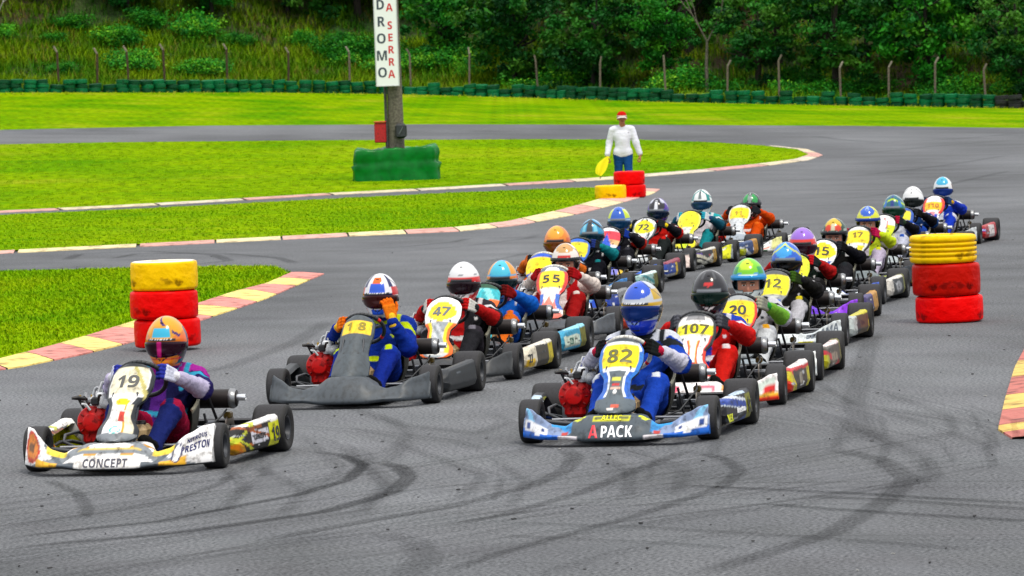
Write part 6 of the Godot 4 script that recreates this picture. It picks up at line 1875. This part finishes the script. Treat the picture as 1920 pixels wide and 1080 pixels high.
func build_wood() -> void:
	# the bank itself
	var n1 := nz(91, 0.12, 4)
	var p := PackedVector3Array()
	var c := PackedColorArray()
	for j in 46:
		for i in 121:
			var x := lerpf(-60, 60, i / 120.0)
			var d := lin(BARRIER, x) + 0.4 + j * j * 0.045 + j * 0.35
			p.append(Vector3(x, HB(x, d) + (0.0 if j else -0.2) + 0.12 * n1.get_noise_2d(x * 3.0, d * 3.0), -d))
			var q := n1.get_noise_2d(x, d)
			var soil := Color(0.09, 0.06, 0.03)
			var gr := Color(0.035, 0.13, 0.008)
			c.append(soil.lerp(gr, clampf(q * 1.8 + 0.75 - ss(2.0, 14.0, x) * 0.55, 0, 1)))
	var mb := MB.new()
	mb.grid(p, c, 121, 46)
	structure("hill", mb.mesh(mat.soil))
	var r := RandomNumberGenerator.new()
	r.seed = 12
	# long grass and weeds
	var xfs := []
	var cols := []
	for k in 34000:
		var x := r.randf_range(-29, 28)
		var t := pow(r.randf(), 1.2) * 26.0
		if x > 1.0 and r.randf() < 0.62:
			continue
		var q := n1.get_noise_2d(x * 1.5, t * 2.0)
		if q < -0.25 and r.randf() < 0.7:
			continue
		var d := lin(BARRIER, x) + 1.0 + t
		var s := r.randf_range(0.5, 1.25)
		xfs.append(Transform3D(Basis(Vector3.UP, r.randf() * TAU).scaled(Vector3(s, s * r.randf_range(0.7, 1.3), s)), gp(x, d, -0.05)))
		var m := clampf(q * 1.3 + 0.5 + r.randf_range(-0.3, 0.3), 0, 1)
		var gcol := Color(0.04, 0.17, 0.008).lerp(Color(0.18, 0.3, 0.006), m)
		if r.randf() < 0.1:
			gcol = Color(0.2, 0.17, 0.03)
		cols.append(gcol)
	scatter("long_grass", "long unmown grass and weeds on the bank above the tyre wall", "grass", tuft(16, 0.5, 0.3, 0.014, 501), xfs, cols)
	# crowns: dark canopy, mid green, bright bush
	var dark := ["174a1a", "1c5a1c", "2a661c", "123e1c", "3a6a1c"]
	var mid := ["1f6a1c", "2a7a1a", "1a5a1e", "3a7a18"]
	var bright := ["2f8420", "4a981c", "257424", "6aa422"]
	var crowns := {"d": [], "m": [], "b": []}
	for k in 3:
		crowns.d.append(crown_mesh(600 + k, Vector3(2.8, 3.4, 2.6), 84, 105, 0.12, dark))
		crowns.m.append(crown_mesh(620 + k, Vector3(2.4, 2.8, 2.2), 76, 105, 0.11, mid if k else bright))
		crowns.b.append(crown_mesh(640 + k, Vector3(1.5, 0.8, 1.2), 70, 70, 0.075, bright if k != 1 else mid))
	var trunks := []
	for k in 4:
		trunks.append(trunk_mesh(700 + k, 5.0, r.randf_range(0.13, 0.22), ["342c24", "2a241e", "3e362e", "30281f"][k], 6))
	# canopy trees in three loose rows
	for row in 4:
		var x := -33.0 + row * 1.2
		while x < 34.0:
			var left := ss(2.0, -8.0, x)
			var t: float = [6.0, 11.5, 18.0, 26.0][row] + left * 11.0 + r.randf_range(-1.5, 1.5)
			var d := lin(BARRIER, x) + t
			var sc := r.randf_range(0.85, 1.25)
			var kind := "d" if r.randf() < 0.7 else "m"
			var o := thing("broadleaf_tree", ("dark tree in the %s row %s" if kind == "d" else "mid green tree in the %s row %s") % [["first", "second", "third", "last"][row], region(x)], "tree", gp(x, d, -0.1), r.randf() * TAU, "dark trees of the wood" if kind == "d" else "mid green trees of the wood")
			o.scale = Vector3(sc, sc, sc)
			part("trunk", trunks[r.randi() % 4], o)
			var low: float = 3.0 if row == 0 else 3.6
			part("crown", crowns[kind][r.randi() % 3], o, Transform3D(Basis(Vector3.UP, r.randf() * TAU), Vector3(0, low + r.randf_range(-0.4, 0.8), 0)))
			x += r.randf_range(3.0, 4.6)
	# bushes on the slope
	for k in 64:
		var x := r.randf_range(-27, 27)
		var left := ss(2.0, -8.0, x)
		var t := r.randf_range(3.5, 8.0) + left * r.randf_range(1.0, 11.0)
		if x < -8.0 and r.randf() < 0.5:
			continue
		var d := lin(BARRIER, x) + t
		var sc := r.randf_range(0.5, 1.15)
		var o := thing("bush", ["bright green bush low on the bank %s", "leafy darker green shrub on the bank %s"][k % 2] % region(x), "bush", gp(x, d, -0.1), r.randf() * TAU, ["bright bushes on the bank", "green shrubs on the bank"][k % 2])
		o.scale = Vector3(sc, sc * r.randf_range(0.6, 1.1), sc)
		part("crown", crowns.b[(k % 2) * 1 if k % 4 else 2], o, Transform3D(Basis(), Vector3(0, 0.6, 0)))
		part("stem", shared.stem, o)
	# ferns
	for k in 16:
		var x := r.randf_range(5.0, 17.0)
		var d := lin(BARRIER, x) + r.randf_range(1.2, 3.2)
		var o := part(numbered("fern"), shared.fern, self, Transform3D(Basis(Vector3.UP, r.randf() * TAU).scaled(Vector3.ONE * r.randf_range(0.7, 1.3)), gp(x, d, -0.03)))
		o.set_meta("label", "yellow green fern behind the tyre wall %s" % region(x))
		o.set_meta("category", "fern")
		o.set_meta("group", "ferns behind the tyre wall")
	# bare trees
	bare(-24.1, lin(BARRIER, -24.1) + 7.0, 4.6, "c9c6ba", 31, "pale bare forked sapling on the bank at the left edge")
	bare(9.3, lin(BARRIER, 9.3) + 4.6, 5.2, "7d776a", 37, "grey leafless tree with drooping twigs against the dark wood")

func bare(x: float, d: float, h: float, key: String, seed_: int, label: String) -> void:
	var r := RandomNumberGenerator.new()
	r.seed = seed_
	var o := thing("bare_tree", label, "tree", gp(x, d, -0.1))
	var tr := MB.new()
	var br := MB.new()
	var c := L(key)
	tr.tube([Vector3(0, -0.3, 0), Vector3(0.03, h * 0.3, 0), Vector3(0.1, h * 0.52, 0)], [0.1, 0.075, 0.055], c, 8)
	var grow := func(self_: Callable, p: Vector3, dir: Vector3, l: float, rad: float, n: int) -> void:
		var q := p + dir * l * 0.5 + Vector3(r.randf_range(-0.06, 0.06), 0.04, 0)
		var e := p + dir * l + Vector3(0, 0.12 * l, 0)
		br.tube([p, q, e], [rad, rad * 0.8, rad * 0.6], c, 6)
		if n > 0:
			for k in 2 + (r.randi() % 2):
				self_.call(self_, e if k < 2 else q, (dir + Vector3(r.randf_range(-0.8, 0.8), r.randf_range(-0.35, 0.5), r.randf_range(-0.4, 0.4))).normalized(), l * r.randf_range(0.6, 0.85), rad * 0.58, n - 1)
	for s in [-1.0, 1.0]:
		grow.call(grow, Vector3(0.1, h * 0.5, 0), Vector3(0.5 * s, 0.85, 0.1).normalized(), h * 0.26, 0.045, 3)
	part("trunk", tr.mesh(mat.bark), o)
	part("branches", br.mesh(mat.bark), o)

func make_plants() -> void:
	var mb := MB.new()
	for k in 5:
		var a := TAU * k / 5
		mb.tube([Vector3(0, -0.2, 0), Vector3(cos(a) * 0.2, 0.5, sin(a) * 0.2), Vector3(cos(a) * 0.5, 1.0, sin(a) * 0.5)], [0.03, 0.022, 0.01], L("4a4034"), 5)
	shared.stem = mb.mesh(mat.bark)
	mb = MB.new()
	var r := RandomNumberGenerator.new()
	r.seed = 44
	for k in 11:
		var a := TAU * k / 11 + r.randf() * 0.3
		var out := Vector3(cos(a), 0, sin(a))
		var side := Vector3(-sin(a), 0, cos(a))
		var ln := r.randf_range(0.7, 1.1)
		var c := L("8aa01e") if k % 3 else L("5a8a1c")
		for j in 11:
			var t := j / 11.0
			var q := out * ln * t + Vector3(0, ln * (1.1 * t - 0.85 * t * t), 0)
			var w := 0.2 * (1.0 - t) + 0.03
			for s in [-1.0, 1.0]:
				mb.tri(q, q + out * 0.07, q + side * w * s + out * 0.05 + Vector3(0, -0.02, 0), c)
	shared.fern = mb.mesh(mat.leaf)

func build_crumbs() -> void:
	var mb := MB.new()
	mb.box(Vector3(0, 0.004, 0), Vector3(0.03, 0.008, 0.014), 0.002, Color(1, 1, 1))
	var m := mb.mesh(mat.rubber)
	var r := RandomNumberGenerator.new()
	r.seed = 61
	var xfs := []
	var cols := []
	for k in 260:
		var d := 17.0 + pow(r.randf(), 1.6) * 40.0
		var x := r.randf_range(-0.13, 0.13) * d
		if Geometry2D.is_point_in_polygon(Vector2(x, d), poly(G3)) or (k > 200 and x < 1.0):
			continue
		xfs.append(Transform3D(Basis(Vector3.UP, r.randf() * TAU).scaled(Vector3(r.randf_range(0.2, 0.9), r.randf_range(0.4, 1.0), r.randf_range(0.4, 1.2))), Vector3(x, 0.003, -d)))
		cols.append(Color(0.03, 0.03, 0.032) if r.randf() < 0.85 else Color(0.4, 0.4, 0.38))
	scatter("rubber_crumbs", "small dark crumbs of tyre rubber scattered over the asphalt", "debris", m, xfs, cols)

func _ready() -> void:
	# camera: long lens, a little above a standing eye, tilted down and slightly rolled
	var cam := Camera3D.new()
	cam.name = "camera"
	cam.fov = 7.724
	cam.near = 0.5
	cam.far = 900.0
	cam.transform = Transform3D(Basis.from_euler(Vector3(-atan(376.0 / 8000.0), 0, 0)) * Basis(Vector3(0, 0, 1), deg_to_rad(-2.0)), Vector3(0, 2.12, 0))
	var att := CameraAttributesPhysical.new()
	att.frustum_focal_length = 177.8
	att.frustum_focus_distance = 28.5
	att.exposure_aperture = 16.0
	cam.attributes = att
	add_child(cam)
	cam.current = true
	# bright overcast sky
	var env := Environment.new()
	env.background_mode = Environment.BG_SKY
	var sk := Sky.new()
	var pm := ProceduralSkyMaterial.new()
	pm.sky_top_color = Color(0.99, 0.99, 1.0)
	pm.sky_horizon_color = Color(0.62, 0.64, 0.67)
	pm.ground_bottom_color = Color(0.25, 0.26, 0.24)
	pm.ground_horizon_color = Color(0.5, 0.52, 0.5)
	pm.sky_curve = 0.25
	pm.sky_energy_multiplier = 1.0
	sk.sky_material = pm
	env.sky = sk
	env.tonemap_mode = Environment.TONE_MAPPER_LINEAR
	env.tonemap_exposure = 1.6
	env.sdfgi_enabled = true
	env.ssao_enabled = true
	env.ssil_enabled = true
	var we := WorldEnvironment.new()
	we.environment = env
	add_child(we)
	var sun := DirectionalLight3D.new()
	sun.name = "sun"
	sun.light_energy = 0.5
	sun.light_angular_distance = 14.0
	sun.light_color = Color(1.0, 0.97, 0.92)
	sun.shadow_enabled = true
	sun.rotation_degrees = Vector3(-62, 28, 0)
	add_child(sun)
	make_materials()
	make_plants()
	build_ground()
	build_wood()
	build_tyres()
	build_posts()
	build_pole()
	make_face()
	make_kart_parts()
	shared.hand_grip = blob(hand_bones(true), 0.0045, 0.008)
	shared.hand_grip_r = mirrored(shared.hand_grip)
	shared.hand_open = blob(hand_bones(false), 0.0045, 0.008)
	shared.hand_open_r = mirrored(shared.hand_open)
	for c in kart_list():
		build_kart(c)
	build_marshal()
	build_crumbs()
	if shared.has("mark_up"):
		shared.erase("mark_up")
